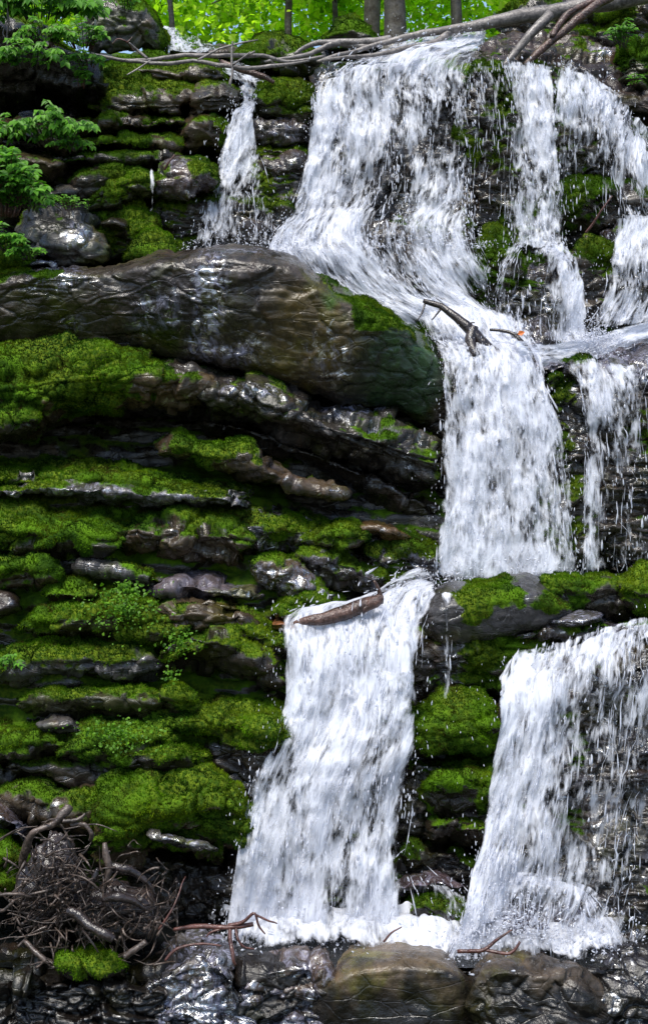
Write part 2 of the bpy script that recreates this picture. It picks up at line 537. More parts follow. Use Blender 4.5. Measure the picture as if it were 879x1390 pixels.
def cliff():
    px, py = np.meshgrid(np.arange(-330, 1220, 4.), np.arange(66, 1420, 4.), indexing='ij')
    V = P(px, py, base_Y(py) + 1.1 * np.exp(-((px - 20) / 110) ** 4 - ((py - 160) / 110) ** 4) - .62 * sst(440, 330, px) * sst(600, 680, py) * sst(1130, 1050, py))
    V[..., 1] += .25 * fbm(V * .8, 3, 3) + .12 * fbm(V * 2.2, 3, 5)
    N = gnormals(V); N = -N if N[..., 1].mean() > 0 else N
    zz = (V[..., 2] + .08 * V[..., 0]) * 7 + 1.2 * fbm(V * .9, 3, 7)
    ci = np.floor(zz); fr = zz - ci
    lay = _h(ci, ci * 0 + 3, ci * 0 + 9, 5)
    V = V + N * (.06 * lay - .05 * np.exp(-(np.minimum(fr, 1 - fr) / .15) ** 2) + .05 * fbm(V * 5, 4, 9))[..., None]
    N = gnormals(V); N = -N if N[..., 1].mean() > 0 else N
    m = sst(.05, .7, -.22 + .55 * sst(430, 330, px) * sst(560, 700, py) + .75 * N[..., 2] + .8 * fbm(V * 2.4 + 31, 4, 40))
    nu, nv = m.shape
    rc = np.tile(np.array([.031, .026, .021, 1.0]), (nu * nv, 1))
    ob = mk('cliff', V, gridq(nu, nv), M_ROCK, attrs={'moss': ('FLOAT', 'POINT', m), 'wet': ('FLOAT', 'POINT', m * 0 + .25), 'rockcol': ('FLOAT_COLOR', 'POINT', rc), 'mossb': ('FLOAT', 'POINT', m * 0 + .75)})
    tag(ob, kind='structure')


cliff()


def hill():
    x, y = np.meshgrid(np.linspace(-60, 60, 160), np.concatenate([np.linspace(14.5, 24, 60), np.linspace(24.6, 120, 60)]), indexing='ij')
    z = CH + 14.5 * 480 / F + (y - 14.5) * .235 + .03 * np.abs(x) * np.clip((y - 16) / 6, 0, 1) + .35 * fbm(np.stack([x * .5, y * .5, x * 0], -1), 4, 3) * np.clip((y - 14.5) / 3, 0, 1) - 1.1 * (1 - sst(16.5, 21, y))
    V = np.stack([x, y, z], -1)
    ob = mk('hill', V, gridq(*x.shape), M_SOIL); tag(ob, kind='structure')


hill()


def bed():
    x, y = np.meshgrid(np.concatenate([np.linspace(-400, -9, 20), np.linspace(-8.8, 8.8, 180), np.linspace(9, 400, 20)]),
                       np.concatenate([np.linspace(-400, 3, 20), np.linspace(3.2, 11.5, 120), np.linspace(12, 500, 12)]), indexing='ij')
    ins = sst(9, 7, np.abs(x)) * sst(4, 6, y)
    z = .2 - .9 * ins + .08 * fbm(np.stack([x * 2, y * 2, x * 0], -1), 4, 3) * (np.abs(x) < 12)
    z = z - .2 * (y > 12)
    ob = mk('ground', np.stack([x, y, z], -1), gridq(*x.shape), M_SOIL); tag(ob, kind='structure')
    x, y = np.meshgrid(np.linspace(-8.5, 8.5, 200), np.linspace(9.62, 11.2, 60), indexing='ij')
    z = .12 + .02 * fbm(np.stack([x * 3, y * 3, x * 0], -1), 3, 5)
    ob = mk('water', np.stack([x, y, z], -1), gridq(*x.shape), M_POOL); tag(ob, kind='structure')


bed()

# ------------------------------------------------------------------ rocks, top left bank
GROUP[0] = 'rocks of the upper left steps'
rock('pale grey boulder under the trees with a mossy right flank', '112,30 120,8 138,-6 165,-8 185,0 205,25 220,52', '112,66 160,72 222,72', 14.9, moss='112,0 145,.2 170,.75 220,1.0', col=PA, dt=.4, wet=.1, category='boulder', name='boulder')
rock('dark earthy bank overhanging the shaded hollow under the top left bush', '-60,20 0,22 60,40 95,60 120,75 138,100', '-60,165 0,160 50,150 90,158 138,175', 13.7, moss=.3, col=(.018, .015, .012), under=1.3, tf=.15, name='earth_bank', category='bank', wet=.05)
rock('long low mossy shelf just behind the tangle of bare branches', '120,92 150,84 200,80 260,84 308,90', '120,112 200,112 308,114', 14.4, moss=.75, col=BR, tf=.5)
rock('sloping yellow green moss slab at the top of the left steps', '128,100 150,94 175,98 205,104 240,108 268,116', '128,158 180,164 230,164 268,140', 13.95, moss=.95, col=BR, tf=.7, dt=.5)
rock('square dark block with a moss cap left of the narrow cascade lip', '255,122 275,114 300,112 328,118', '255,160 328,158', 13.85, moss=.45, col=BR, tf=.3)
rock('thin mossy ledge below the yellow green moss slab', '100,160 150,158 200,158 252,156', '100,186 160,184 252,182', 13.75, moss=.62, col=BR, tf=.4, under=.3)
rock('rounded block with a bright moss lid beside the narrow cascade', '246,164 262,154 290,152 312,154', '246,204 312,206', 13.65, moss=.5, col=BR, tf=.3, under=.25)
rock('lower thin mossy ledge with an uneven split front', '88,190 130,186 180,184 245,182', '88,204 160,206 245,208', 13.6, moss=.62, col=BR, tf=.4, under=.3)
rock('third thin ledge down, dark with sparse moss', '60,212 120,206 190,206 250,206', '60,224 150,228 250,232', 13.55, moss=.45, col=DK, tf=.4, under=.4, mb=.5)
rock('dark ledge with pale dry top at the left edge under the fern bush', '-60,168 0,160 40,166 80,180 110,195', '-60,190 30,196 110,214', 13.4, moss=.2, col=BR, tf=.5, wet=.05, under=.4)
rock('flat brown slab in the shade at the left edge', '-60,202 0,198 40,206 90,214', '-60,226 40,236 90,240', 13.3, moss=.25, col=BR, tf=.5, under=.5, wet=.1)
rock('small flat stone in the dark hollow', '68,258 85,252 102,252', '68,266 102,268', 13.25, moss=.1, col=GR, tf=.5)
rock('dark boulder with a mossy top behind the yellow mossy boulder', '98,240 115,224 140,220 175,216', '98,266 140,270 175,262', 13.35, moss=.5, col=DK, tf=.35, category='boulder', name='boulder', mb=.5)
rock('big yellow mossy boulder left of the tiny trickle', '122,262 130,238 145,224 165,222 190,222 210,226', '122,290 150,284 180,268 210,266', 13.15, moss=.72, col=OL, tf=.45, category='boulder', name='boulder')
rock('reddish wet boulder with a moss shoulder between trickle and narrow cascade', '208,234 225,218 248,212 268,214 290,218', '208,262 250,268 290,266', 13.1, moss='208,.3 255,.1 268,.7 290,.8', col=RD, tf=.4, wet=.6, category='boulder', name='boulder')
rock('bright mossy sloping rock below the yellow mossy boulder', '126,290 150,280 180,276 215,276', '126,348 170,350 215,340', 13.1, moss=.85, col=DK, tf=.5)
rock('small black slab wedged in the bright moss', '142,300 150,295 172,302', '142,306 172,313', 12.85, moss=0, col=DK, tf=.5)
rock('dark wet wall rock behind the foot of the narrow cascade', '205,270 250,270 290,265 345,262 400,268', '205,340 300,345 400,345', 13.45, moss=.4, col=DK, tf=.2, wet=.5, mb=.5)
rock('smooth bright green mossy hump above the big brown boulder', '176,346 192,318 205,311 225,313 240,330', '176,356 240,356', 12.75, moss=1.0, col=DK, tf=.7)
rock('brown topped shiny grey boulder behind the left end of the big brown boulder', '24,300 50,284 85,279 112,290 130,294 138,312', '24,345 80,362 138,350', 12.75, moss='24,.25 75,.3 95,.0 138,.0', col=GR, tf=.6, dt=.5, wet=.3, category='boulder', name='boulder', wet_glints=[(105, 318, 28, 25, 1)])
rock('mossy lump under the leafy plant at the left edge', '-60,310 0,318 25,322 45,336 52,350', '-60,372 0,372 52,362', 12.6, moss=.7, col=DK, tf=.6)
rock('small wet stone in the gap beside the mossy lump at left edge', '40,352 58,346 82,358', '40,364 82,364', 12.55, moss=.15, col=GR, tf=.6, wet=.8)
rock('moss draped block between the narrow cascade and the main upper fall', '342,116 370,112 400,110 432,112', '342,166 380,166 432,176', 13.95, moss=.68, col=OL, tf=.3)
rock('black dripping ledge under the moss draped block', '338,160 370,158 420,166', '338,196 420,198', 13.85, moss=.1, col=DK, tf=.2, wet=.6)
rock('flat green moss shelf right of the narrow cascade', '340,196 375,190 420,192', '340,216 420,218', 13.7, moss=.85, col=DK, tf=.6)
rock('dark wet rock face beneath the flat green moss shelf', '330,212 380,212 425,214', '330,338 425,338', 13.65, moss=.3, col=DK, tf=.1, wet=.5)
rock('dark mossy rock behind the bare branches left of the main fall', '322,62 350,50 375,46 405,52 428,66', '322,92 428,100', 14.9, moss=.9, col=OL, tf=.5)
rock('low flat stone in the upper stream between two small runs', '230,66 260,58 290,60 325,66', '230,76 325,78', 15.4, moss=.2, col=BR, tf=.6)
rock('dark mossy boulder under the tree trunks', '436,50 455,34 480,27 500,34 516,50', '436,60 516,60', 15.6, moss=.7, col=DK, tf=.5, category='boulder', name='boulder')

# top right
GROUP[0] = 'rocks around the head of the fall'
rock('reddish brown wet stream slope right of the main fall lip', '655,60 690,52 740,50 800,62 879,66 960,66', '655,96 700,100 760,108 820,138 879,168 960,190', 14.75, moss=.12, col=RD, tf=.85, dt=1.2, wet=.35, name='rock_slope', category='rock slope', wet_glints=[(815, 68, 25, 7, 1.2), (825, 105, 12, 6, 1)])
rock('long dark mossy bank under the fallen log', '670,20 700,6 740,-8 800,-20 879,-30 960,-30', '670,48 740,66 820,70 960,80', 16.0, moss=.45, col=DK, tf=.5, name='earth_bank', category='bank', wet=.1)
rock('mossy boulder at the right edge beside the stream slope', '838,70 850,54 870,48 960,44', '838,112 860,120 960,125', 14.6, moss=.62, col=OL, tf=.4, category='boulder', name='boulder')
rock('brown pebbly shelf at the right edge above the curved fall', '795,120 830,112 879,110 960,112', '795,134 840,150 960,190', 14.5, moss=.1, col=RD, tf=.7, wet=.2)

# behind the upper falls
GROUP[0] = 'wet rocks behind the upper falls'
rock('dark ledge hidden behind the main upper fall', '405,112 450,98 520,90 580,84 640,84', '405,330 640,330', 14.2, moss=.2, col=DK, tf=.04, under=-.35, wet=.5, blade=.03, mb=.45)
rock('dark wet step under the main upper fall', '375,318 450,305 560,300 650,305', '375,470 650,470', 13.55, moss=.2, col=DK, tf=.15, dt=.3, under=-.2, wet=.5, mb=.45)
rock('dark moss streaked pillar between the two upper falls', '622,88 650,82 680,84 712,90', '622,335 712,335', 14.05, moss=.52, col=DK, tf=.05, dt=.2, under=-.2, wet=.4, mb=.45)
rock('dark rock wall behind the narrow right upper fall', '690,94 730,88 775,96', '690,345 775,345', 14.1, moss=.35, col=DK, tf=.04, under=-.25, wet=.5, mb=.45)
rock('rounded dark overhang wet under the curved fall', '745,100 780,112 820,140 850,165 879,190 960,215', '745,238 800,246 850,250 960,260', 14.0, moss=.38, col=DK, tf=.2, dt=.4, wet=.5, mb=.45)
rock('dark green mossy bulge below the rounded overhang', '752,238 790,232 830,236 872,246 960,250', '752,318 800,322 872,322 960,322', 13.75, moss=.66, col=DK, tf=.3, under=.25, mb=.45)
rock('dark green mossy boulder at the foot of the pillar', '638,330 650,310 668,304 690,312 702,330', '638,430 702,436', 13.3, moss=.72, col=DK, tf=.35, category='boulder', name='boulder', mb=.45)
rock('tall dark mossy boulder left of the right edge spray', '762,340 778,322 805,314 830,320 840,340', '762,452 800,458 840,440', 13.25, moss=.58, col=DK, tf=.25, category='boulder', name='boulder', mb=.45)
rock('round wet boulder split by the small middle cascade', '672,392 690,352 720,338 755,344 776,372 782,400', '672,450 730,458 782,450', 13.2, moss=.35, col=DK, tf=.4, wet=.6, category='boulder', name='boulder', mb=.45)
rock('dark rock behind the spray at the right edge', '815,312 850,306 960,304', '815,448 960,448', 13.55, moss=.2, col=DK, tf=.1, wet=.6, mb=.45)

# big brown boulder and tiers on the left
GROUP[0] = 'mossy ledges of the left tiers'
rock('huge smooth brown boulder with wet sheen beside the middle fall', '-90,372 0,366 60,360 110,362 150,360 180,346 210,339 265,336 340,332 375,333 402,344 422,360 470,388 520,412 560,438 590,475 608,510',
     '-90,470 0,470 100,470 155,476 230,486 280,496 330,502 400,528 450,546 520,562 575,574 608,560', '-90,12.1 120,12.05 230,11.8 330,11.68 450,11.75 540,11.95 608,12.3', moss='-90,.25 0,.25 60,.16 100,.05 420,.06 490,.22 608,.2', mossl=[(245, 440, 55, 24, .5), (40, 418, 28, 20, .5), (510, 425, 36, 24, .6), (560, 470, 30, 30, .3)], mb=.6, stain=[(555, 480, 75, 110, (.022, .058, .020), .9), (420, 450, 75, 95, (.075, .052, .012), .8), (240, 440, 70, 40, (.05, .055, .012), .85), (60, 420, 80, 45, (.045, .042, .016), .7), (250, 400, 110, 50, (.035, .028, .030), .8), (505, 400, 60, 22, (.05, .10, .015), .8)], col=(.052, .040, .030), tf=.16, dt=.75, under=.35, wet=.22, amp=.6, strata=.006, category='boulder', name='boulder', ends=16, sharp=2.2, crag=.45,
     wet_glints=[(285, 395, 30, 85, 1.1), (275, 470, 30, 40, 1.0), (80, 375, 55, 25, 1.0), (215, 420, 60, 50, .75), (330, 480, 60, 30, .85), (440, 480, 60, 60, .7), (200, 440, 60, 32, .6), (330, 340, 60, 5, 1), (440, 440, 50, 60, .35), (100, 440, 30, 24, .7)])
rock('bright moss covered ledge under the left end of the huge brown boulder', '-90,468 0,466 60,468 110,470 150,474 200,482 250,492 292,508', '-90,598 0,594 40,600 62,590 110,568 170,558 215,552 292,548', '-90,11.45 200,11.6 292,11.75', moss='-90,1.05 0,1.05 130,1.0 200,.8 250,.55 292,.3', col=BR, tf=.45, dt=.5, under=.5, wet=.4, dip=-.1, ends=14)
rock('long dark cracked ledge sloping right under the huge brown boulder', '205,492 280,500 340,508 400,530 450,550 520,566 600,582', '205,556 260,556 310,566 352,578 420,606 500,642 560,672 600,676', '205,11.8 400,11.7 600,11.95', moss='205,.4 300,.28 420,.12 540,.2 575,.45 600,.5', col=(.05, .042, .036), tf=.45, dt=.5, under=.55, wet=.45, strata=.05, dip=.25, ends=14,
     wet_glints=[(340, 530, 60, 14, 1), (480, 555, 60, 12, 1), (520, 590, 40, 16, .8)])
rock('dark rock slab deep inside the long overhang', '280,566 360,584 430,612 520,652 600,690', '280,590 360,612 430,640 520,690 600,720', 12.2, moss=.02, col=DK, tf=.2, wet=.4, under=.3)
rock('tongue shaped mossy rock lying in the dark gap', '218,612 230,594 242,590 262,602 300,608 335,606 365,630 400,652 440,662 470,668', '218,618 260,630 300,642 350,652 400,664 440,672 470,672', '218,11.55 470,11.5', moss='218,.6 280,.62 340,.5 380,.1 470,0', col=BR, tf=.5, dt=.35, under=.2, wet=.5)
rock('moss lipped shelf under the dark gap at the left edge', '-90,540 0,548 35,542 56,546', '-90,590 0,608 56,600', 11.35, moss=.85, col=DK, tf=.5, under=.2)
rock('long bright moss carpet ledge with a pale wet edge', '-90,640 0,632 60,624 130,622 190,634 240,648 300,656 340,664', '-90,662 0,660 100,664 180,664 260,674 340,676', '-90,11.35 340,11.5', moss='-90,1 180,.95 250,.6 340,.4', col=GR, tf=.8, dt=.9, under=.1, wet=.6, wet_glints=[(70, 660, 90, 5, 1)])
rock('thin pale wet strip of rock below the long moss carpet', '-90,664 0,657 80,652 170,658 260,664 340,676', '-90,684 0,678 100,676 200,684 340,690', 11.25, moss='-90,.6 40,.45 120,.35 340,.3', col=GR, tf=.5, dt=.3, wet=.7, under=.3)
rock('plump bright moss mound left of the long striped slab', '-90,680 0,674 40,684 90,690 130,702 160,716', '-90,748 0,744 90,746 140,752 160,748', 11.1, moss=1.0, col=DK, tf=.6, dt=.5, under=.2)
rock('long striped slab with dull moss in the middle of the left tiers', '110,690 150,684 210,684 270,690 330,700 350,715', '110,748 170,758 250,768 310,764 350,756', 11.25, moss='110,.75 200,.55 280,.5 350,.35', col=BR, tf=.5, dt=.6, under=.3, wet=.4, wet_glints=[(120, 710, 25, 15, .9)])
rock('dark moss flecked terrace rock right of the long striped slab', '300,690 350,684 400,690 440,704 470,722', '300,735 380,748 470,760', 11.45, moss=.42, col=DK, tf=.55, dt=.6, wet=.6, wet_glints=[(385, 715, 40, 15, .9)])
rock('mossy block above the brown log near the middle fall', '425,722 440,706 460,700 480,706 500,722', '425,745 460,750 500,742', 11.35, moss=.72, col=DK, tf=.5)
rock('brown ledge strip against the dark wall left of the middle fall', '475,714 500,709 530,714 556,727', '475,722 520,726 556,735', 11.6, moss=.1, col=(.07, .042, .018), tf=.5, wet=.4)
rock('dark rock with spray soaked moss left of the middle fall', '485,728 520,726 560,736 598,750', '485,800 540,815 598,800', 11.65, moss=.45, col=DK, tf=.4, dt=.4, wet=.6, wet_glints=[(555, 748, 25, 14, 1)], mb=.5)
rock('dark wet ledge over the brown log', '375,752 420,738 460,742 500,752 530,766', '375,790 440,800 530,812', 11.35, moss=.35, col=DK, tf=.4, wet=.6, under=.2, wet_glints=[(455, 748, 30, 7, 1), (370, 760, 20, 10, 1)])
rock('cracked block with glinting faces in the middle of the terraces', '340,756 365,748 390,756 420,780 450,800', '340,790 390,812 450,836', 11.2, moss=.3, col=BR, tf=.4, wet=.7)
rock('mossy wedge above the orange stone', '385,800 410,790 440,794 462,812', '385,836 430,842 462,838', 11.1, moss=.75, col=DK, tf=.5)
rock('small mossy stone beside the orange stone', '372,812 385,804 410,818 418,830', '372,842 418,842', 10.95, moss=.85, col=DK, tf=.6)
rock('orange brown stone at the lip of the lower left fall', '372,846 382,842 398,843 404,848', '372,852 404,853', 10.85, moss=0, col=(.25, .10, .04), tf=.5)
rock('round moss boulder with bright top at the left edge', '-90,756 0,750 30,744 60,748 80,768 84,790', '-90,806 0,806 50,806 84,800', 10.95, moss=.95, col=BR, tf=.5, category='boulder', name='boulder')
rock('brown leaf strewn rock at the left edge below the moss boulder', '-90,806 0,798 16,806 24,822', '-90,850 0,852 24,846', 10.9, moss=.05, col=RD, tf=.3)
rock('dark flat slab behind the leafy moss boulder', '80,756 110,754 150,760 200,772 230,780', '80,772 150,780 230,796', 11.15, moss=.35, col=GR, tf=.6, wet=.5)
rock('mossy pad left of the leafy moss boulder', '56,796 75,786 95,782 128,790', '56,816 90,820 128,818', 10.9, moss=.85, col=BR, tf=.6)
rock('smooth purple grey wet slab above the long rounded boulder', '200,796 225,782 260,778 300,784 340,788 358,800', '200,808 260,812 310,818 358,814', 11.05, moss=.03, col=(.10, .08, .085), tf=.6, dt=.5, wet=.6, strata=.01)
rock('low dark slab with mossy edge beside the purple grey slab', '225,812 270,806 310,808 330,822', '225,826 330,832', 10.95, moss=.3, col=BR, tf=.6, wet=.4)
rock('moss boulder thick with small round leaved plants', '20,840 50,822 95,810 140,802 190,806 235,812 262,830', '20,866 80,870 160,868 262,866', 10.8, moss=.95, col=OL, tf=.5, dt=.45, category='boulder', name='boulder')
rock('long rounded brown boulder with a bare grey top', '225,818 260,810 300,814 330,830 345,850', '225,862 290,868 345,862', 10.75, moss='225,.55 260,.15 320,.2 345,.5', col=BR, tf=.4, wet=.35, category='boulder', name='boulder')
rock('bright moss dome at the edge of the lower left fall', '318,838 335,828 355,838 375,852 384,870', '318,872 384,880', 10.7, moss=1.0, col=DK, tf=.6)
rock('wide mossy ledge with a wet puddled top', '-90,880 0,878 40,868 110,864 190,866 225,874', '-90,926 0,928 100,924 225,926', '-90,10.65 225,10.7', moss='-90,.6 0,.55 60,.75 150,.8 180,.3 225,.35', col=GR, tf=.5, dt=.7, under=.3, wet=.5, wet_glints=[(170, 874, 40, 6, 1)])
rock('mossy capped block over the black cave by the lower left fall', '212,880 240,860 280,856 330,856 360,870 384,884', '212,918 240,908 290,912 340,930 384,950', 10.55, moss='212,.7 250,.75 290,.55 320,.85 384,.75', col=DK, tf=.4, dt=.5, under=.55, wet=.3)
rock('long flat mossy slab with a drooping fringe', '30,940 60,930 120,926 180,930 222,940', '30,972 100,976 180,976 222,962', 10.5, moss=.7, col=OL, tf=.35, dt=.4, under=.35)
rock('stubby mossy stone at the right end of the long fringed slab', '212,940 235,926 258,928 276,950', '212,968 240,976 276,972', 10.45, moss=.6, col=OL, tf=.4)
rock('bare grey triangular stone under the fringed slab', '52,972 75,960 95,962 118,988', '52,1000 118,1004', 10.4, moss=.08, col=GR, tf=.5, wet=.3)
rock('broad mossy shelf that drips beside the lower left fall', '222,978 255,962 300,956 340,950 380,954', '222,996 280,1002 330,1004 380,1010', 10.4, moss=.85, col=DK, tf=.6, dt=.6, under=.3)
rock('mossy cushion rock under the dripping shelf', '285,970 310,958 350,956 384,968', '285,1000 340,1010 384,1018', 10.3, moss=.9, col=DK, tf=.5, under=.3)
rock('dark moss pad at the left edge of the lower tiers', '-90,990 0,984 40,980 80,990 92,1006', '-90,1030 0,1030 92,1024', 10.35, moss=.8, col=DK, tf=.5)
rock('leafy moss bank in the middle of the lower tiers', '78,1004 110,985 160,972 215,970 245,982', '78,1035 160,1036 245,1020', 10.35, moss=.95, col=DK, tf=.6)
rock('narrow moss ledge under the leafy bank', '152,1022 190,1008 240,1004 284,1012', '152,1042 220,1044 284,1040', 10.25, moss=.85, col=DK, tf=.5)
rock('shadowed dark ledge at left below the moss pad', '-90,1030 0,1026 60,1030 130,1032 160,1042', '-90,1066 60,1070 160,1062', 10.45, moss=.5, col=DK, tf=.4, mb=.5)
rock('dull green sloping slab above the uprooted stump', '10,1068 50,1062 100,1064 145,1052 165,1060', '10,1090 60,1112 110,1128 165,1130', 10.2, moss=.6, col=BR, tf=.6, dt=.5, wet=.3)
rock('dripping dark wall between the moss shelves and the lower left fall', '285,1006 330,1010 385,1012', '285,1060 385,1100', 10.55, moss=.3, col=DK, tf=.1, wet=.4, mb=.45)
rock('large moss draped boulder with a pale wet scar', '135,1120 155,1060 180,1046 215,1042 260,1050 300,1056 330,1070 348,1096', '135,1176 180,1170 205,1148 250,1158 300,1166 348,1160', 10.05, moss='135,.85 200,.9 250,.85 348,.85', col=BR, tf=.35, dt=.35, under=.3, wet=.3, category='boulder', name='boulder', wet_glints=[(245, 1135, 40, 12, .9)])
rock('pale wet broken ledge on the moss draped boulder', '202,1130 206,1116 214,1128 240,1134 270,1142 298,1150', '202,1136 240,1148 298,1158', 9.92, moss=.05, col=PA, tf=.5, wet=.8)
rock('brown dead rock leaning at the left edge above the roots', '-90,1085 0,1094 25,1104 48,1130', '-90,1120 0,1122 48,1150', 10.05, moss=.05, col=RD, tf=.6, wet=.6)
rock('moss patch rock at the left edge beside the roots', '-90,1130 0,1128 20,1136 34,1160', '-90,1205 0,1206 34,1200', 9.9, moss=.85, col=DK, tf=.4)
rock('black recessed rock under the moss draped boulder', '180,1150 250,1158 340,1164', '180,1270 250,1280 340,1280', 10.45, moss=.02, col=DK, tf=.1, wet=.3)

# centre and right of the lower falls
GROUP[0] = 'rocks between and behind the lower falls'
rock('big mossy capstone with a bare grey shoulder between the lower falls', '574,812 588,796 610,790 640,788 690,779 715,776 738,788 758,808 772,828', '574,868 600,876 640,874 690,864 730,854 758,844 772,834', 10.75, moss=.06, mossl=[(660, 815, 42, 36, .95), (712, 828, 48, 24, .8), (635, 845, 25, 14, .5)], col=(.06, .056, .056), tf=.42, dt=.6, under=.12, wet=.35, sharp=2.0, crag=.2, strata=.006, amp=.6, jit=2, mb=.85, wet_glints=[(590, 795, 20, 8, .8)])
rock('small flat wet stone at the right toe of the capstone', '745,840 765,830 790,829 815,834', '745,848 780,850 815,842', 10.6, moss=.05, col=GR, tf=.7, wet=.8, crag=.3)
rock('mossy slab behind the capstone at the right', '730,776 770,776 810,780 850,782 870,790', '730,820 800,838 870,836', 11.1, moss='730,.3 770,.7 820,.6 870,.7', col=DK, tf=.3)
rock('moss dome on the right edge above the lower right fall', '835,800 850,778 870,768 960,764', '835,836 870,842 960,842', 10.95, moss=.9, col=DK, tf=.5)
rock('low dark slab wet at the brim of the lower right fall', '690,852 740,842 800,838 860,840 960,836', '690,872 760,872 860,866 960,862', 10.85, moss=.35, col=DK, tf=.6, wet=.6)
rock('dark block with grey green moss under the capstone', '566,870 600,868 650,864 700,862 745,866', '566,950 620,952 680,950 720,930 745,900', 10.95, moss='566,.1 620,.25 650,.6 745,.6', col=DK, tf=.2, dt=.3, under=.2, wet=.5)
rock('rounded moss boulder in the middle of the lower falls', '548,1000 560,970 580,956 610,946 645,944 672,955 684,985', '548,1018 580,1030 640,1030 684,1018', 10.55, moss=.85, col=DK, tf=.5, dt=.4, under=.15, category='boulder', name='boulder')
rock('bright green moss boulder beneath the rounded one', '566,1048 590,1036 620,1030 660,1032 690,1044', '566,1100 620,1108 690,1106', 10.45, moss=.9, col=DK, tf=.35, under=.15, category='boulder', name='boulder')
rock('hidden dark wet rock flanking the bright green moss boulder', '540,1020 580,1026 640,1028 700,1040', '540,1140 620,1140 700,1120', 10.7, moss=.35, col=DK, tf=.1, wet=.5, mb=.45)
rock('small ledge with a moss cushion and black underside', '580,1108 610,1100 650,1102 672,1110', '580,1146 630,1154 672,1150', 10.4, moss=.55, col=DK, tf=.35, under=.3)
rock('dark stained rock low between the lower falls', '545,1120 590,1142 640,1150 690,1146', '545,1220 620,1222 690,1220', 10.55, moss=.32, col=DK, tf=.2, wet=.4, mb=.45)
rock('purple brown wet stone between the foots of the lower falls', '536,1196 560,1184 600,1180 632,1192', '536,1212 590,1214 632,1212', 10.25, moss=.05, col=(.10, .07, .075), tf=.6, wet=.7)
rock('dark green wet boulder at the foot between the lower falls', '545,1240 558,1214 590,1204 618,1206 632,1230', '545,1276 600,1284 632,1282', 10.1, moss=.5, col=DK, tf=.35, category='boulder', name='boulder', wet=.4, mb=.45)
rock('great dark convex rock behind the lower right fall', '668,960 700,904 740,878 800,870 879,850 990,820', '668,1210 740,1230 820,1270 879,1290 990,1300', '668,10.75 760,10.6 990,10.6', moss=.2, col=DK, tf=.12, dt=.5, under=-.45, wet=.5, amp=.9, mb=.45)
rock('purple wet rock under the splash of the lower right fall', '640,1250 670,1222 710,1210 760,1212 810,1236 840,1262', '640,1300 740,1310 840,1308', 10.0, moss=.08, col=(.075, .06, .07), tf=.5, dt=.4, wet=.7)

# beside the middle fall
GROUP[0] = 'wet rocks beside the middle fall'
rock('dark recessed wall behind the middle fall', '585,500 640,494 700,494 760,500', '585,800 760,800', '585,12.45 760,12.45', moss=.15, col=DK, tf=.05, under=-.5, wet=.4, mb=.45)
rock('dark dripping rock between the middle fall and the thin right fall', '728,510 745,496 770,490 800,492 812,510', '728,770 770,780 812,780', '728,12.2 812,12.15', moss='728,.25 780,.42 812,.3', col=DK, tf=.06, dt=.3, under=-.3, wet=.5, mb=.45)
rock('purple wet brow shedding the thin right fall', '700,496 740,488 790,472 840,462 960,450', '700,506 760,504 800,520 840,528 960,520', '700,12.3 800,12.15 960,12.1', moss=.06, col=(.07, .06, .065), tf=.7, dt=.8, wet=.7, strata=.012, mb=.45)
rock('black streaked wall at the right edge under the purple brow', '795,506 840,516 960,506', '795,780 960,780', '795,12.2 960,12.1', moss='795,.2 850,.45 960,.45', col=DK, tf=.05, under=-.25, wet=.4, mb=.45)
rock('low dark stone half drowned in the foam above the middle fall', '690,440 715,432 742,446 752,470', '690,478 752,482', 12.7, moss=.1, col=DK, tf=.6, wet=.6, mb=.45)

# foreground stones
GROUP[0] = 'foreground stones at the waterline'
rock('long dark shelf of wet bedrock under the foreground stones', '-120,1312 60,1310 200,1306 400,1310 600,1308 780,1306 980,1304', '-120,1480 400,1490 980,1480', 9.6, moss=0, col=(.016, .013, .011), tf=.08, dt=.3, under=-.1, wet=0, name='bedrock', category='bedrock')
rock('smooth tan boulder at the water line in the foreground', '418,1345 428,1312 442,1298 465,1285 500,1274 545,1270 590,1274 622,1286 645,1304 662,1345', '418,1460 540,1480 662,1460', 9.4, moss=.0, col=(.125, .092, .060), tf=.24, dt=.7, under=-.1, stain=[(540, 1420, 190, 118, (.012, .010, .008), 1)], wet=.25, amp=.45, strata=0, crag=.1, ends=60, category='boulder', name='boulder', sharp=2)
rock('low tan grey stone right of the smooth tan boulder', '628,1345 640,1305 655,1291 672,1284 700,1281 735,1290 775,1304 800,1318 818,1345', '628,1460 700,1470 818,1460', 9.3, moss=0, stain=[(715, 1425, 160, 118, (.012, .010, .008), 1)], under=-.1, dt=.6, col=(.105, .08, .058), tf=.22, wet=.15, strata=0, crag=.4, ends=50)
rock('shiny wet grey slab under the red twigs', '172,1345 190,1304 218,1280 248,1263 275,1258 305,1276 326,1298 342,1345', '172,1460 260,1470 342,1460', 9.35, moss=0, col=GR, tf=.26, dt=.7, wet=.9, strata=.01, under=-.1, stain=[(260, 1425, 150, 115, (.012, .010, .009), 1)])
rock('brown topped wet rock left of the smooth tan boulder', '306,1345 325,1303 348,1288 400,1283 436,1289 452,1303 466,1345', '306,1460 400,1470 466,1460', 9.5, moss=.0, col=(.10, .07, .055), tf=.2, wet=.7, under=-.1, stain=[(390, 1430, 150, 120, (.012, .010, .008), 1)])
rock('small moss cushion stone in front of the root heap', '82,1300 100,1288 130,1284 155,1290 168,1302', '82,1330 168,1330', 9.3, moss=1.0, col=DK, tf=.6)
rock('dark cobble in the shallow water below the purple splash rock', '780,1345 800,1312 830,1302 870,1300 960,1310', '780,1460 960,1460', 9.4, moss=.0, under=-.1, col=(.018, .015, .013), tf=.6, wet=.5)
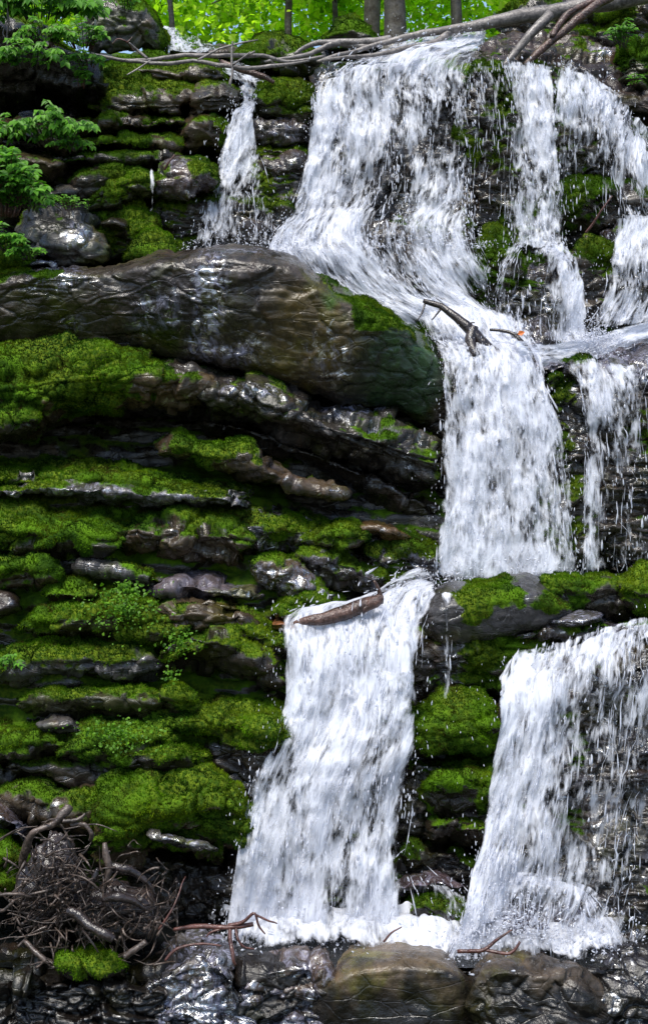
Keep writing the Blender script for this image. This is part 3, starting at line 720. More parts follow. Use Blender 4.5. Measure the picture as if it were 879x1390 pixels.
rock('dark gravelly bank under the root heap at the lower left corner', '-90,1282 0,1284 60,1280 120,1284 180,1290 230,1304 250,1318', '-90,1470 60,1470 180,1470 250,1450', 9.3, moss=.1, stain=[(80, 1440, 330, 120, (.010, .008, .007), 1)], under=-.1, col=(.03, .024, .02), tf=.3, dt=.9, wet=.3, crag=1.3, amp=1.2, name='gravel_bank', category='bank')


# ------------------------------------------------------------------ waterfalls
wseed = [0]


def area_(a, b): return a * b


def spindle(p, d, L, r):
    """elongated drops: p centres, d directions, L lengths, r radii"""
    k = len(p)
    a = nrm(np.cross(d, np.array([.3, .9, .2]))); b = np.cross(d, a)
    th = np.array([0, 2.094, 4.189])
    ring = (np.cos(th)[None, :, None] * a[:, None] + np.sin(th)[None, :, None] * b[:, None]) * r[:, None, None]
    V = np.concatenate([(p - d * L[:, None] * .55)[:, None], p[:, None] - d[:, None] * L[:, None, None] * .1 + ring * .8, p[:, None] + d[:, None] * L[:, None, None] * .3 + ring, (p + d * L[:, None] * .5)[:, None]], 1)
    T = np.array([[0, 2, 1], [0, 3, 2], [0, 1, 3], [1, 2, 5], [1, 5, 4], [2, 3, 6], [2, 6, 5], [3, 1, 4], [3, 4, 6], [4, 5, 7], [5, 6, 7], [6, 4, 7]])
    Fq = (T[None] + (np.arange(k) * 8)[:, None, None]).reshape(-1, 3)
    return V.reshape(-1, 3), Fq


def waterfall(label, rows, nstreak=1.0, disp=.06, name='waterfall', category='waterfall', size=1.0, throw=.12, group=None, spread=.5, second=True, threads=1.0, splash=0, splash_row=-1, rough=1.0):
    wseed[0] += 1
    sd = wseed[0] * 13
    R = []
    for r in rows:
        a, yy, dd = r.split('|')
        R.append((poly(a), float(yy), np.array([float(q) for q in dd.split(',')])))
    K = 24
    U = np.linspace(0, 1, K)
    rowsP, rowsD = [], []
    for a, yy, dd in R:
        cpts = cr(a, K) if len(a) > 2 else a[0] + (a[1] - a[0]) * U[:, None]
        rowsP.append(P(cpts[:, 0], cpts[:, 1], yy))
        rowsD.append(np.interp(U, np.linspace(0, 1, len(dd)), dd))
    G = np.stack(rowsP, 1); D = np.stack(rowsD, 1)      # K x rows
    length = np.linalg.norm(np.diff(G[K // 2], axis=0), axis=1).sum()
    width = np.linalg.norm(np.diff(G[:, len(R) // 2], axis=0), axis=1).sum()
    nu, nv = max(12, int(width / .022)), max(12, int(length / .03))
    # resample v smoothly then u linearly
    Gv = cr(G.transpose(1, 0, 2).reshape(len(R), -1), nv).reshape(nv, K, 3).transpose(1, 0, 2)
    t = np.linspace(0, len(R) - 1, nv)
    Dv = np.stack([np.interp(t, np.arange(len(R)), D[i]) for i in range(K)], 0)
    ui = np.linspace(0, K - 1, nu); i0 = np.clip(ui.astype(int), 0, K - 2); fu = (ui - i0)
    V = Gv[i0] * (1 - fu)[:, None, None] + Gv[i0 + 1] * fu[:, None, None]
    Dn = Dv[i0] * (1 - fu)[:, None] + Dv[i0 + 1] * fu[:, None]
    uc = np.cumsum(np.concatenate([np.zeros((1, nv)), np.linalg.norm(np.diff(V, axis=0), axis=-1)]), 0)
    uc = uc - uc.mean(0) * .5 - .25 * uc.mean()
    vc = np.cumsum(np.concatenate([np.zeros((nu, 1)), np.linalg.norm(np.diff(V, axis=1), axis=-1)], 1), 1)
    flow = np.stack([uc, vc, np.full_like(uc, sd * 1.37)], -1)
    # ragged edges, fading ends
    u_ = np.linspace(0, 1, nu)[:, None] * np.ones((1, nv)); v_ = np.linspace(0, 1, nv)[None] * np.ones((nu, 1))
    eu = np.minimum(u_, 1 - u_) * width
    en = .085 + .18 * fbm(flow * np.array([0, 1.3, 1]) + np.array([0, 0, 1.]) * (u_ > .5)[..., None] * 9, 3, sd) + .10 * fbm(flow * np.array([5, 4, 1]), 3, sd)
    en = np.minimum(en, .22 * width)
    edge = sst(0, 1, eu / np.maximum(en, .02)) * sst(0, .03, v_) * sst(0, .05, 1 - v_)
    dens = np.clip(Dn, 0, 1) * edge
    if area_(width, length) > .5: dens = np.clip(dens * (1.0 + .5 * rough * fbm(flow * np.array([2.6, 1.0, 1]), 3, sd + 31)), 0, 1)
    Nn = gnormals(V)
    if Nn[..., 1].mean() > 0: Nn = -Nn
    dsp = disp * (1.1 * fbm(flow * np.array([4, 1.5, 1]), 3, sd + 1) + .5 * fbm(flow * np.array([14, 4, 1]), 3, sd + 2))
    if area_(width, length) > .5:
        st = fbm(flow * np.array([1.6, 2.4, 1]), 3, sd + 33)
        dsp = dsp + .10 * rough * st + .05 * rough * np.abs(fbm(flow * np.array([5, 3.5, 1]), 2, sd + 35))
    V1 = V + Nn * dsp[..., None]
    ob = mk(name, V1, gridq(nu, nv), M_WATER, attrs={'flow': ('FLOAT_VECTOR', 'POINT', flow), 'dens': ('FLOAT', 'POINT', dens)})
    tag(ob, label, category, group or 'cascades of the waterfall')
    if second:
        V3 = V + Nn * (.05 + .8 * throw * np.abs(fbm(flow * np.array([3, 1.2, 1]) + 40, 3, sd + 5)) + dsp * .7)[..., None]
        f3 = flow + np.array([7.3, 3.1, 5.5])
        mk('outer_veil', V3, gridq(nu, nv), M_WATER, parent=ob, attrs={'flow': ('FLOAT_VECTOR', 'POINT', f3), 'dens': ('FLOAT', 'POINT', np.clip(dens * .82 - .05, 0, 1))})
    # drops and ligaments
    r = np.random.default_rng(sd)
    area = width * length
    k = int(area * 210 * nstreak)
    iu, iv = r.integers(0, nu - 1, 6 * k), r.integers(0, nv - 1, 6 * k)
    clump = fbm(flow[iu, iv] * np.array([9, 2.5, 1]), 3, sd + 7)
    dd = np.clip(Dn[iu, iv], 0, 1) * (.25 + .75 * edge[iu, iv])
    keep = r.random(6 * k) < .55 * dd ** .8 * sst(-.12, .4, clump + .2 * (dd - .5))
    iu, iv = iu[keep][:k], iv[keep][:k]
    k = len(iu)
    p = V1[iu, iv] + Nn[iu, iv] * (r.exponential(throw * .45, k) + .01)[:, None] + r.normal(0, .012, (k, 3))
    dirn = nrm(V[iu, np.minimum(iv + 1, nv - 1)] - V[iu, iv] + 1e-6)
    dirn = nrm(dirn + r.normal(0, .16, (k, 3)) * spread)
    L = size * np.exp(r.normal(-3.15, .65, k)); rad = size * np.clip(np.exp(r.normal(-5.2, .55, k)), .002, .014)
    A1 = spindle(p, dirn, L, np.minimum(rad, L * .3))
    # long thin threads of water running down the flow
    kt = int(area * 45 * threads)
    S = 9
    iu0 = r.integers(1, nu - 1, kt * 5); iv0 = r.integers(0, nv - 1, kt * 5)
    dq = np.clip(Dn[iu0, iv0], 0, 1)
    kp = r.random(kt * 5) < np.minimum(1, .15 + dq * 1.3) * (1.1 - .6 * dq) * sst(-.35, .3, fbm(flow[iu0, iv0] * np.array([7, .6, 1]), 2, sd + 17))
    iu0, iv0 = iu0[kp][:kt], iv0[kp][:kt]; kt = len(iu0)
    ln = r.uniform(.06, .34, kt) * nv / length
    s = np.linspace(0, 1, S)
    fv = np.clip(iv0[:, None] + ln[:, None] * s, 0, nv - 1.001)
    fu = np.clip(iu0[:, None] + (r.normal(0, .025, kt)[:, None] * s + .004 * np.sin(s * 5 + r.uniform(0, 6, kt)[:, None])) * nu / width, 0, nu - 1.001)
    c0 = V1[fu.astype(int), fv.astype(int)] * (1 - (fv % 1))[..., None] + V1[fu.astype(int), np.minimum(fv.astype(int) + 1, nv - 1)] * (fv % 1)[..., None]
    c0[..., 0] += (fu % 1) * width / nu
    c0 = c0 + np.array([0, -1., 0]) * (r.exponential(throw * .4, kt) + .015)[:, None, None]
    rt = (r.uniform(.0015, .005, kt)[:, None] * np.sin(np.pi * np.clip(s * .96 + .02, 0, 1)) ** .6 * np.clip(.75 + .8 * r.normal(0, 1, (kt, S)), .08, 1.7))
    a3 = np.array([0, 2.094, 4.189])
    rg = np.cos(a3)[:, None] * np.array([1., 0, 0]) + np.sin(a3)[:, None] * np.array([0, 1., .15])
    VT = (c0[:, :, None] + rg[None, None] * rt[..., None, None]).reshape(-1, 3)
    b3 = (np.arange(kt * S * 3)).reshape(kt, S, 3)
    b4 = np.roll(b3, -1, 2)
    QT = np.stack([b3[:, :-1], b4[:, :-1], b4[:, 1:], b3[:, 1:]], -1).reshape(-1, 4)
    if kt > 3: tag(mk('water_threads', VT, QT, M_DROP, parent=ob), kind='stuff')
    # fine flying drops near edges and foot
    kk = int(area * 270 * nstreak)
    iu = r.integers(0, nu - 1, kk * 2); iv = r.integers(0, nv - 1, kk * 2)
    keep = (r.random(kk * 2) < .15 + .85 * np.exp(-eu[iu, iv] / .08)) & (r.random(kk * 2) < Dn[iu, iv] + .08)
    iu, iv = iu[keep][:kk], iv[keep][:kk]; q = len(iu)
    out = np.where(u_[iu, iv] < .5, -1, 1)[:, None] * np.array([[1., 0, 0]])
    p2 = V[iu, iv] + out * r.exponential(.06, q)[:, None] * (eu[iu, iv] < .15)[:, None] + Nn[iu, iv] * r.exponential(throw, q)[:, None] + r.normal(0, .02, (q, 3))
    d2 = nrm(np.array([0, -.05, -1.0]) + r.normal(0, .18, (q, 3)))
    rad2 = .0022 + .005 * r.random(q) ** 3
    A2 = spindle(p2, d2, rad2 * (3 + 5 * r.random(q)), rad2)
    if splash:
        m = int(splash)
        j = r.integers(0, nu - 1, m)
        row = nv - 1 if splash_row < 0 else int(splash_row * (nv - 1))
        p3 = V[j, row] + np.stack([r.normal(0, .10, m), -r.exponential(.10, m), r.exponential(.085, m) - .04], -1)
        d3 = nrm(np.stack([r.normal(0, .6, m), r.normal(-.3, .4, m), r.normal(.5, .6, m)], -1))
        r3 = .0022 + .007 * r.random(m) ** 3
        A2 = cat([A2, spindle(p3, d3, r3 * (2.5 + 4 * r.random(m)), r3)])
    Vs, Fs = cat([A1, A2])
    tag(mk('spray', Vs, Fs, M_DROP, parent=ob), kind='stuff')
    return ob


waterfall('broad white main fall pouring over the top lip',
          ['545,62 600,56 664,52|14.75|.6,.9,1,1,.9', '500,82 575,70 655,66|14.4|.8,1,1,1,.9', '430,116 520,94 638,84|13.95|.7,.95,.9,.9,.6', '420,170 520,150 638,140|13.78|.72,.85,.68,.6,.62,.45',
           '411,230 525,215 636,205|13.65|.72,.85,.6,.5,.66,.5', '390,290 520,280 640,275|13.5|.85,.82,.52,.6,.7,.45', '362,330 510,315 645,312|13.3|.95,1,.9,.62,.66,.4', '370,360 520,355 662,360|13.2|.95,1,.85,.75,.75,.4',
           '420,400 540,400 668,410|13.1|.95,.95,.75,.7,.7,.4', '510,450 600,445 690,450|12.95|.95,1,1,.95,.8'], nstreak=1.1, splash=900, splash_row=.72)
waterfall('narrow cascade splashing down the mossy steps at upper left',
          ['320,114 358,110|14.25|.6,.7', '329,132 350,130|14.05|.9,.8', '326,150 346,150|13.9|.95,.9', '312,160 344,158|13.8|.9,.8', '300,188 350,192|13.7|.85,.8,.5', '288,225 362,228|13.6|.8,.8,.6,.4', '272,282 376,285|13.4|.75,.75,.5,.4,.5', '260,338 390,340|13.2|.75,.75,.55,.45,.7'], nstreak=1.0, throw=.1, splash=500)
waterfall('slim white fall right of the dark mossy pillar',
          ['636,86 690,84 752,90|14.0|.7,.55,.6,.95,.95,.9', '634,150 700,145 752,150|13.85|.5,.35,.45,.85,.85,.75', '634,220 700,218 757,220|13.75|.4,.25,.35,.8,.85,.7', '634,290 700,290 766,290|13.6|.3,.2,.3,.8,.85,.6', '640,335 700,335 770,340|13.45|.1,.05,.3,.85,.85,.5'], throw=.08)
waterfall('curved fall arching round the dark overhang at upper right',
          ['748,88 790,108 830,136 862,170 890,205|14.15|.95,.95,.95,.95,.95', '748,108 790,128 828,158 858,195 888,240|13.95|.7,.85,.9,.95,.9', '748,150 790,165 824,190 852,225 890,262|13.8|.6,.65,.75,.85,.9', '748,200 790,212 822,232 850,262 890,285|13.72|.3,.4,.5,.65,.75', '748,290 790,292 822,300 850,306 890,312|13.6|.15,.25,.3,.4,.5'], throw=.08, nstreak=.8)
waterfall('small cascade parting over the round wet boulder',
          ['696,336 725,330 760,336|13.2|.9,.8,.9', '672,378 724,360 786,376|12.95|.95,.75,.1,.75,.95', '660,430 725,425 794,440|12.85|.9,.6,.1,.6,.9', '665,470 725,462 800,476|12.8|.9,.7,.95'], throw=.1)
waterfall('spray filled fall at the right edge above the foaming run',
          ['832,302 860,298 905,296|13.4|.8,.9,.9', '822,350 860,350 905,350|13.25|.7,.8,.8', '815,400 860,400 905,395|13.15|.6,.75,.8', '795,445 850,440 905,430|13.0|.95,.95,.95'], throw=.14)
waterfall('foaming run sliding left into the middle fall',
          ['915,418 918,445 922,470|12.95|.9,1,.5', '850,440 852,460 858,474|12.8|.95,1,.4', '800,455 803,472 808,488|12.65|.95,1,.5', '745,462 748,482 752,500|12.45|.95,.95,.8', '690,462 695,482 705,505|12.35|1,1,.9'], name='rapids', category='rapids', throw=.08, nstreak=.8, disp=.16, splash=1500, splash_row=.5, rough=1.6)
waterfall('wide churning white fall in the middle right of the picture',
          ['560,428 640,424 715,440|12.95|.8,.95,.9', '582,462 650,462 725,474|12.65|.9,1,.95', '600,492 665,486 736,498|12.3|.9,1,1,.9', '598,530 668,530 745,535|12.15|.75,.9,.95,.9', '597,590 675,590 764,590|12.05|.75,.85,.95,.95,.75', '594,650 680,650 772,650|11.95|.8,.9,.95,.9,.8', '590,720 685,720 780,720|11.85|.8,.95,.9,.85,.8', '586,790 685,795 788,792|11.75|.8,.95,.95,.9,.85'], nstreak=1.2, splash=900)
waterfall('thin forked fall over the dark wall at middle right',
          ['762,494 805,486 850,500 890,484|12.12|.5,.8,.8,.8,.4', '785,545 808,545 838,545 880,545|12.0|.3,.85,.95,.6,.35', '788,620 815,620 845,625 885,630|11.95|.3,.9,.6,.6,.45,.25', '790,700 812,700 845,700 890,700|11.85|.3,.9,.5,.4,.4,.2', '786,780 812,780 845,780 890,780|11.75|.45,.8,.45,.3,.3,.2'], throw=.06, spread=.3, nstreak=.7, threads=1.6)
waterfall('tall thundering white fall at lower left dropping to the pool',
          ['470,838 535,812 592,794|11.25|.9,.95,.95', '384,848 490,832 590,806|10.95|.8,1,1,.95', '380,885 480,880 577,862|10.65|.8,1,1,.9', '378,940 480,935 570,930|10.5|.85,1,1,.9', '366,1000 465,1000 566,1000|10.4|.8,.95,1,.8', '340,1060 450,1060 562,1060|10.32|.8,.95,.95,.9,.75', '328,1120 440,1120 558,1120|10.26|.8,.9,.95,.9,.7', '316,1190 430,1190 548,1190|10.2|.8,.9,.9,.9,.7', '304,1278 420,1284 540,1284|10.15|.8,.95,.95,.9,.8'], nstreak=1.15, throw=.15, splash=2600)
waterfall('thread of water running off the capstone',
          ['594,806 605,802 618,806|10.8|.5,.8,.5', '598,830 606,830 614,830|10.72|.2,.62,.2', '600,880 606,880 612,880|10.68|.15,.6,.15', '599,952 606,952 613,952|10.62|.2,.6,.2'], throw=.02, spread=.2, nstreak=.8, disp=.02, second=False)
waterfall('wide veil of diagonal strands falling over the dark rock at lower right',
          ['694,908 740,872 800,862 905,838|10.62|.9,.95,.95,.9', '678,965 722,945 792,922 905,890|10.28|.9,1,.85,.7,.6', '662,1060 710,1044 780,1026 905,1000|10.18|.85,.95,.75,.6,.5', '648,1150 690,1142 762,1132 895,1120|10.08|.9,.98,.75,.55,.45', '636,1195 684,1195 752,1205 890,1225|10.0|.95,1,.9,.6,.45', '616,1292 680,1250 740,1262 880,1300|9.9|.95,.85,.7,.5,.45'], throw=.1, spread=.3, nstreak=.75, threads=2.2, splash=2200)
waterfall('low splash spilling over the purple rock at the foot of the right fall',
          ['640,1208 700,1196 770,1196 800,1215|10.05|.9,.95,.95,.7', '625,1240 690,1222 760,1228 830,1250|9.9|.8,.4,.35,.6', '612,1275 690,1262 760,1270 850,1285|9.85|.85,.4,.35,.6', '600,1304 690,1304 760,1304 850,1304|9.8|.9,.6,.5,.6'], throw=.05, nstreak=.8)
waterfall('low side cascade over the dark green boulder between the lower falls',
          ['520,1190 560,1192 610,1198|10.15|.6,.5,.6', '525,1225 570,1215 640,1225|10.02|.8,.3,.6', '520,1260 580,1255 640,1260|9.98|.8,.25,.7', '515,1288 580,1290 640,1292|9.95|.9,.8,.9'], throw=.06, nstreak=.7)
waterfall('tiny trickle dripping off the yellow mossy boulder', ['200,230 206,228 212,230|13.05|.15,.42,.15', '202,255 206,255 211,255|12.95|.1,.38,.1', '203,277 206,277 210,277|12.9|.1,.38,.1', '196,300 204,300 212,300|12.9|.4,.5,.4'], throw=.01, spread=.2, nstreak=.3, disp=.01, second=False)
waterfall('small white run of the upper stream left of the branches', ['218,44 226,42 232,44|16.5|.9,.9', '226,58 250,58 275,60|15.6|.9,.9,.7', '226,72 260,72 296,74|15.0|.8,.7,.7'], name='rapids', category='rapids', throw=.03, nstreak=.6)
waterfall('flat grey white stream feeding the narrow cascade', ['292,88 312,88 330,90|14.75|.6,.7,.6', '302,98 330,98 352,102|14.45|.7,.8,.7', '318,112 338,112 358,110|14.25|.7,.8,.7'], name='rapids', category='rapids', throw=.02, nstreak=.5)


def foam(label, s, Y0, Y1, seed):
    """white foam floating on the pool: irregular sheet lying on the water"""
    x = np.linspace(*s, 160); y = np.linspace(Y0, Y1, 60)
    X, Yv = np.meshgrid(x, y, indexing='ij')
    z = .17 + .10 * fbm(np.stack([X * 5, Yv * 5, X * 0], -1), 4, seed) + .14 * sst(Y0, Y1, Yv)
    u = np.linspace(0, 1, 160)[:, None]; v = np.linspace(0, 1, 60)[None]
    rg = .28 * fbm(np.stack([X * 3.2, Yv * 2.2, X * 0 + seed], -1), 4, seed + 3)
    d = sst(0, .2, u + rg * .6) * sst(0, .2, 1 - u + rg * .6) * sst(.05, .4, v + rg) * .97
    fl = np.stack([X * .7, Yv * .9, X * 0 + seed], -1)
    ob = mk('foam', np.stack([X, Yv, z], -1), gridq(160, 60), M_WATER, attrs={'flow': ('FLOAT_VECTOR', 'POINT', fl), 'dens': ('FLOAT', 'POINT', d)})
    tag(ob, label, 'foam')


foam('bank of white foam at the foot of the tall lower left fall', (-1.0, .85), 9.72, 10.3, 41)
foam('patch of white foam below the low side cascade', (.3, 2.4), 9.7, 10.1, 43)


# ------------------------------------------------------------------ leaves
def leaf_mesh(base, d, n, L, w=.5, fold=.25):
    """one folded leaf (6 vertices, 2 quads) per row"""
    k = len(base)
    d = nrm(d); s = nrm(np.cross(d, n)); n = np.cross(s, d)
    L = np.broadcast_to(np.asarray(L, float), (k,))[:, None]
    a = base; e = base + d * L - n * L * .12
    m1 = base + d * L * .35 + s * L * w * .5 + n * L * fold * .4; m2 = base + d * L * .35 - s * L * w * .5 + n * L * fold * .4
    c = base + d * L * .4
    q1 = base + d * L * .75 + s * L * w * .3 + n * L * fold * .1; q2 = base + d * L * .75 - s * L * w * .3 + n * L * fold * .1
    V = np.stack([a, m1, q1, e, q2, m2], 1).reshape(-1, 3)
    T = np.array([[0, 1, 2, 3], [0, 3, 4, 5]])
    return V, (T[None] + (np.arange(k) * 6)[:, None, None]).reshape(-1, 4)


def plant(label, cx, cy, Y, w, h, nst=14, leaf=.06, name='leafy_plant', cat_='plant', seed=0, droop=.3, mat=None, lean=(0, 0), per=7):
    """stems fan out from the base (photo point) and carry paired leaflets"""
    r = np.random.default_rng(500 + seed)
    base = P(cx, cy, Y)
    W, H = w * Y / F, h * Y / F
    root = empty(name, base); tag(root, label, cat_, 'leafy plants on the rocks')
    st, lb, ld, ln, ll = [], [], [], [], []
    for k in range(nst):
        a = r.uniform(-1, 1)
        tip = base + np.array([a * W * .5 + lean[0] * W, -r.uniform(.05, .45) * W, H * (1 - .5 * abs(a)) * r.uniform(.55, 1) + lean[1] * H])
        b0 = base + np.array([a * W * .18, r.uniform(0, .08), r.uniform(-.02, .03)])
        mid = .5 * (b0 + tip) + np.array([0, -.02, .16 * H])
        c = cr([b0, mid, tip - np.array([0, .04, droop * H * .3])], 12)
        st.append(tube(c[::2], [.006, .0025], 6, 10, .05))
        for t in np.linspace(2.2, 11, per):
            i = min(int(t), 10)
            p = c[i] + (c[i + 1] - c[i]) * (t - i)
            tg = nrm(c[i + 1] - c[i])
            sd_ = nrm(np.cross(tg, [0, -.5, 1]))
            for sg in (-1, 1):
                dl = nrm(sg * sd_ + .45 * tg + np.array([0, -.15, -droop * .8]) + r.normal(0, .22, 3))
                lb.append(p); ld.append(dl); ln.append(nrm(np.array([0, -.55, 1]) + r.normal(0, .3, 3))); ll.append(leaf * r.uniform(.55, 1.2))
        lb.append(c[-1]); ld.append(nrm(tg + [0, -.2, -.3])); ln.append(np.array([0, -.5, 1.])); ll.append(leaf * 1.2)
    V, Q = cat(st)
    mk('stem', V, Q, M_TWIG if seed % 3 == 2 else M_BARK, parent=root)
    V, Q = leaf_mesh(np.array(lb), np.array(ld), np.array(ln), np.array(ll))
    t = np.clip(r.normal(.5, .28, len(lb)), 0, 1)
    mk('foliage', V, Q, mat or M_LEAF, parent=root, attrs={'tint': ('FLOAT', 'POINT', np.repeat(t, 6))}, smooth=False)
    return root


def clover(label, cx, cy, Y0, rx, ry, n, seed, name='ground_plant', leaf=.024, dY=.12):
    """low round-leaved plants hugging a mossy face, leaning out of it"""
    r = np.random.default_rng(900 + seed)
    a = r.uniform(0, 2 * np.pi, n); q = np.minimum(np.abs(r.normal(0, .55, n)), 1.5)
    px, py = cx + rx * q * np.cos(a), cy + ry * q * np.sin(a)
    b = P(px, py, Y0 - dY * (py - cy) / ry * .5 - .03 - .06 * r.random(n) + .05 * fbm(np.stack([px / 20, py / 20, px * 0], -1), 2, seed))
    d = nrm(r.normal(0, .6, (n, 3)) + np.array([0, -.6, .25])); nn = nrm(np.array([0, -.6, .9]) + r.normal(0, .35, (n, 3)))
    V, Q = leaf_mesh(b, d, nn, leaf * (.6 + .8 * r.random(n)), .85, .15)
    ob = mk(name, V, Q, M_CLOVER, attrs={'tint': ('FLOAT', 'POINT', np.repeat(np.clip(r.normal(.6, .28, n), 0, 1), 6))}, smooth=False)
    return tag(ob, label, 'plant', 'low plants creeping over moss', 'stuff')


def pts3(s, Y=None):
    """'x,y,Y x,y,Y' -> world points"""
    a = poly(s)
    return P(a[:, 0], a[:, 1], a[:, 2])


def wood(label, name, category, parts, mat, group=None, sides=8):
    """parts: list of (partname or None for the body, 'x,y,Y ...', [radii m], wobble)"""
    root = None
    for k, (pn, s, rad, wob) in enumerate(parts):
        V, Q = tube(pts3(s), rad, sides, wob=wob, seed=len(label) + k * 7)
        if root is None:
            root = mk(name, V, Q, mat); tag(root, label, category, group or 'dead branches and driftwood')
        else:
            mk(pn, V, Q, mat, parent=root)
    return root


# ------------------------------------------------------------------ forest behind the top
def tree(label, px, py, Y, r0, h, lean, seed, group='trees behind the waterfall', n=900, crown=(2.2, 2.6), cz=.62, leaf=.11, name='tree', low=.28):
    r = np.random.default_rng(300 + seed)
    b = P(px, py, Y)
    root = empty(name, b); tag(root, label, 'tree', group)
    top = b + np.array([lean * h, 0, h])
    parts = [tube([b - [0, 0, .5], b + [lean * h * .3, 0, h * .3], b + [lean * h * .55 + .1, .05, h * .65], top], [r0 * 1.25, r0, r0 * .7, r0 * .2], 10, 24, .1, .05, seed)]
    tips = []
    for k in range(16):
        t = r.uniform(low, .97); p = b + np.array([lean * h * t, 0, h * t]); a = r.uniform(0, 2 * np.pi)
        l = crown[0] * r.uniform(.5, 1.1) * (1.15 - .6 * t)
        e = p + np.array([math.cos(a) * l, math.sin(a) * l, r.uniform(-.15, .5) * l])
        parts.append(tube([p, .5 * (p + e) + [0, 0, .15 * l], e], [r0 * .33, r0 * .2, .012], 6, 8, .05, .05, seed + k))
        for q in np.linspace(.35, 1, 6): tips.append(p + (e - p) * q + [0, 0, .15 * l * math.sin(q * 3)])
    V, Q = cat(parts); mk('trunk', V, Q, M_BARK, parent=root)
    tips = np.array(tips)
    c = tips[r.integers(0, len(tips), n)] + r.normal(0, .24, (n, 3)) * np.array([1, 1, .7])
    V, Q = leaf_mesh(c, r.normal(0, 1, (n, 3)) + np.array([0, -.3, -.2]), nrm(np.array([0, -.5, 1]) + r.normal(0, .6, (n, 3))), leaf * (.6 + .8 * r.random(n)), .7, .2)
    t = np.clip(.5 + .8 * fbm(c * 1.1, 3, seed) + r.normal(0, .2, n), 0, 1)
    mk('crown', V, Q, M_FOREST, parent=root, attrs={'tint': ('FLOAT', 'POINT', np.repeat(t, 6))}, smooth=False)


tree('thicker dark trunk right of the mossy boulder under the trees', 536, 60, 21, .15, 9, .00, 1, n=2600, cz=.5, crown=(2.6, 3), low=.3)
tree('slimmer grey trunk just left of the thicker dark trunk', 505, 52, 22.5, .12, 9.5, -.01, 2, n=2600, low=.3)
tree('thin leaning tree above the main fall crest', 622, 40, 22, .08, 7, -.05, 3, n=2600, low=.1)
tree('young tree behind the mossy rock with the bare branches', 390, 45, 24, .06, 6, .03, 5, n=3000, low=.04)
tree('leafy sapling at the top edge between boulder and stream', 235, 40, 21, .04, 4.5, -.08, 7, n=2600, low=.04, crown=(1.6, 2))
tree('leafy sapling left of the slimmer grey trunk', 455, 40, 25, .05, 6, .02, 8, n=3000, low=.04)


def forest_mass():
    r = np.random.default_rng(77); n = 80000
    Y = r.uniform(25, 34, n); px = r.uniform(-300, 1200, n); 
    x = (px - CX) * Y / F; z = CH + Y * (HY - r.uniform(-260, 58, n)) / F
    c = np.stack([x, Y, z], -1)
    keep = fbm(c * .5, 4, 9) > -.34
    c = c[keep]; n = len(c)
    V, Q = leaf_mesh(c, r.normal(0, 1, (n, 3)), nrm(np.array([0, -.5, 1]) + r.normal(0, .6, (n, 3))),   .17 * (.5 + .9 * r.random(n)), .75, .2)
    t = np.clip(.55 + 1.0 * fbm(c * .7, 3, 2) + r.normal(0, .2, n), 0, 1)
    ob = mk('forest', V, Q, M_FOREST, attrs={'tint': ('FLOAT', 'POINT', np.repeat(t, 6))}, smooth=False)
    tag(ob, 'sunlit green wood behind the head of the waterfall', 'forest', kind='stuff')


forest_mass()

# ------------------------------------------------------------------ leafy plants
plant('big leafy bush hanging over the dark hollow at top left', 60, 26, 13.6, 150, 62, 34, .12, seed=1, cat_='bush', name='bush', droop=.9, lean=(.1, -.1))
plant('bright feathery bush at the foot of the pale grey boulder', 112, 66, 14.2, 72, 48, 22, .075, seed=2, cat_='bush', name='bush', droop=.5)
plant('overhanging leaves in the top left corner', 6, 16, 13.5, 80, 40, 16, .11, seed=3, cat_='bush', name='bush', droop=.8)
plant('leafy sprig on the top of the pale grey boulder', 168, 14, 14.5, 46, 30, 9, .06, seed=4)
plant('small broad leaved plant on the shaded bank under the branches', 108, 118, 13.6, 34, 34, 8, .07, seed=5)
plant('fern like plant spilling over the thin mossy ledges', 76, 196, 13.0, 130, 66, 36, .085, seed=6, name='fern', cat_='fern', droop=.9)
plant('low green sprigs under the fern like plant', 100, 205, 13.05, 60, 30, 12, .06, seed=7, droop=.8)
plant('tall leafy plant at the left edge above the brown topped boulder', 4, 292, 12.4, 110, 110, 40, .09, seed=8, droop=.4, lean=(.1, 0))
plant('spreading leafy plant beside the brown topped boulder', 34, 285, 12.4, 80, 54, 26, .07, seed=9, droop=.6)
plant('small leafy plant low at the left edge on the mossy lump', 8, 340, 12.2, 60, 44, 22, .065, seed=10, droop=.5)
plant('tiny green shoots beside the bright mossy sloping rock', 92, 284, 12.75, 60, 22, 12, .035, seed=11, droop=.3)
plant('single two leaved seedling near the yellow mossy boulder', 119, 284, 12.85, 8, 22, 3, .04, seed=12, droop=.1, per=2)
plant('green sprigs on the mossy bank at top right', 845, 62, 14.3, 60, 36, 14, .06, seed=13, droop=.5)
plant('tiny seedlings at the foot of the right edge mossy boulder', 862, 114, 14.2, 26, 14, 5, .05, seed=14, droop=.2, per=3)
plant('small weed growing on the left ledge end by the puddled top', 14, 908, 10.45, 40, 30, 9, .04, seed=15, droop=.5)
plant('drooping leafy shrub on the dark bank left of the yellow green moss slab', 40, 92, 13.3, 110, 50, 26, .085, seed=16, cat_='bush', name='bush', droop=.9)
plant('spray of pale leaves on the bank beside the bare branch ends', 118, 92, 13.5, 50, 34, 14, .06, seed=17, droop=.7)
plant('shaded leafy plant at the left edge above the flat brown slab', 2, 190, 12.9, 80, 50, 22, .075, seed=18, droop=.7)
plant('bright bush at the left edge below the fern like plant', 6, 246, 12.5, 90, 60, 30, .075, seed=19, cat_='bush', name='bush', droop=.6)
plant('loose leafy stems between the feathery bush and the overhanging leaves', 62, 60, 13.4, 90, 44, 20, .08, seed=20, droop=.9)
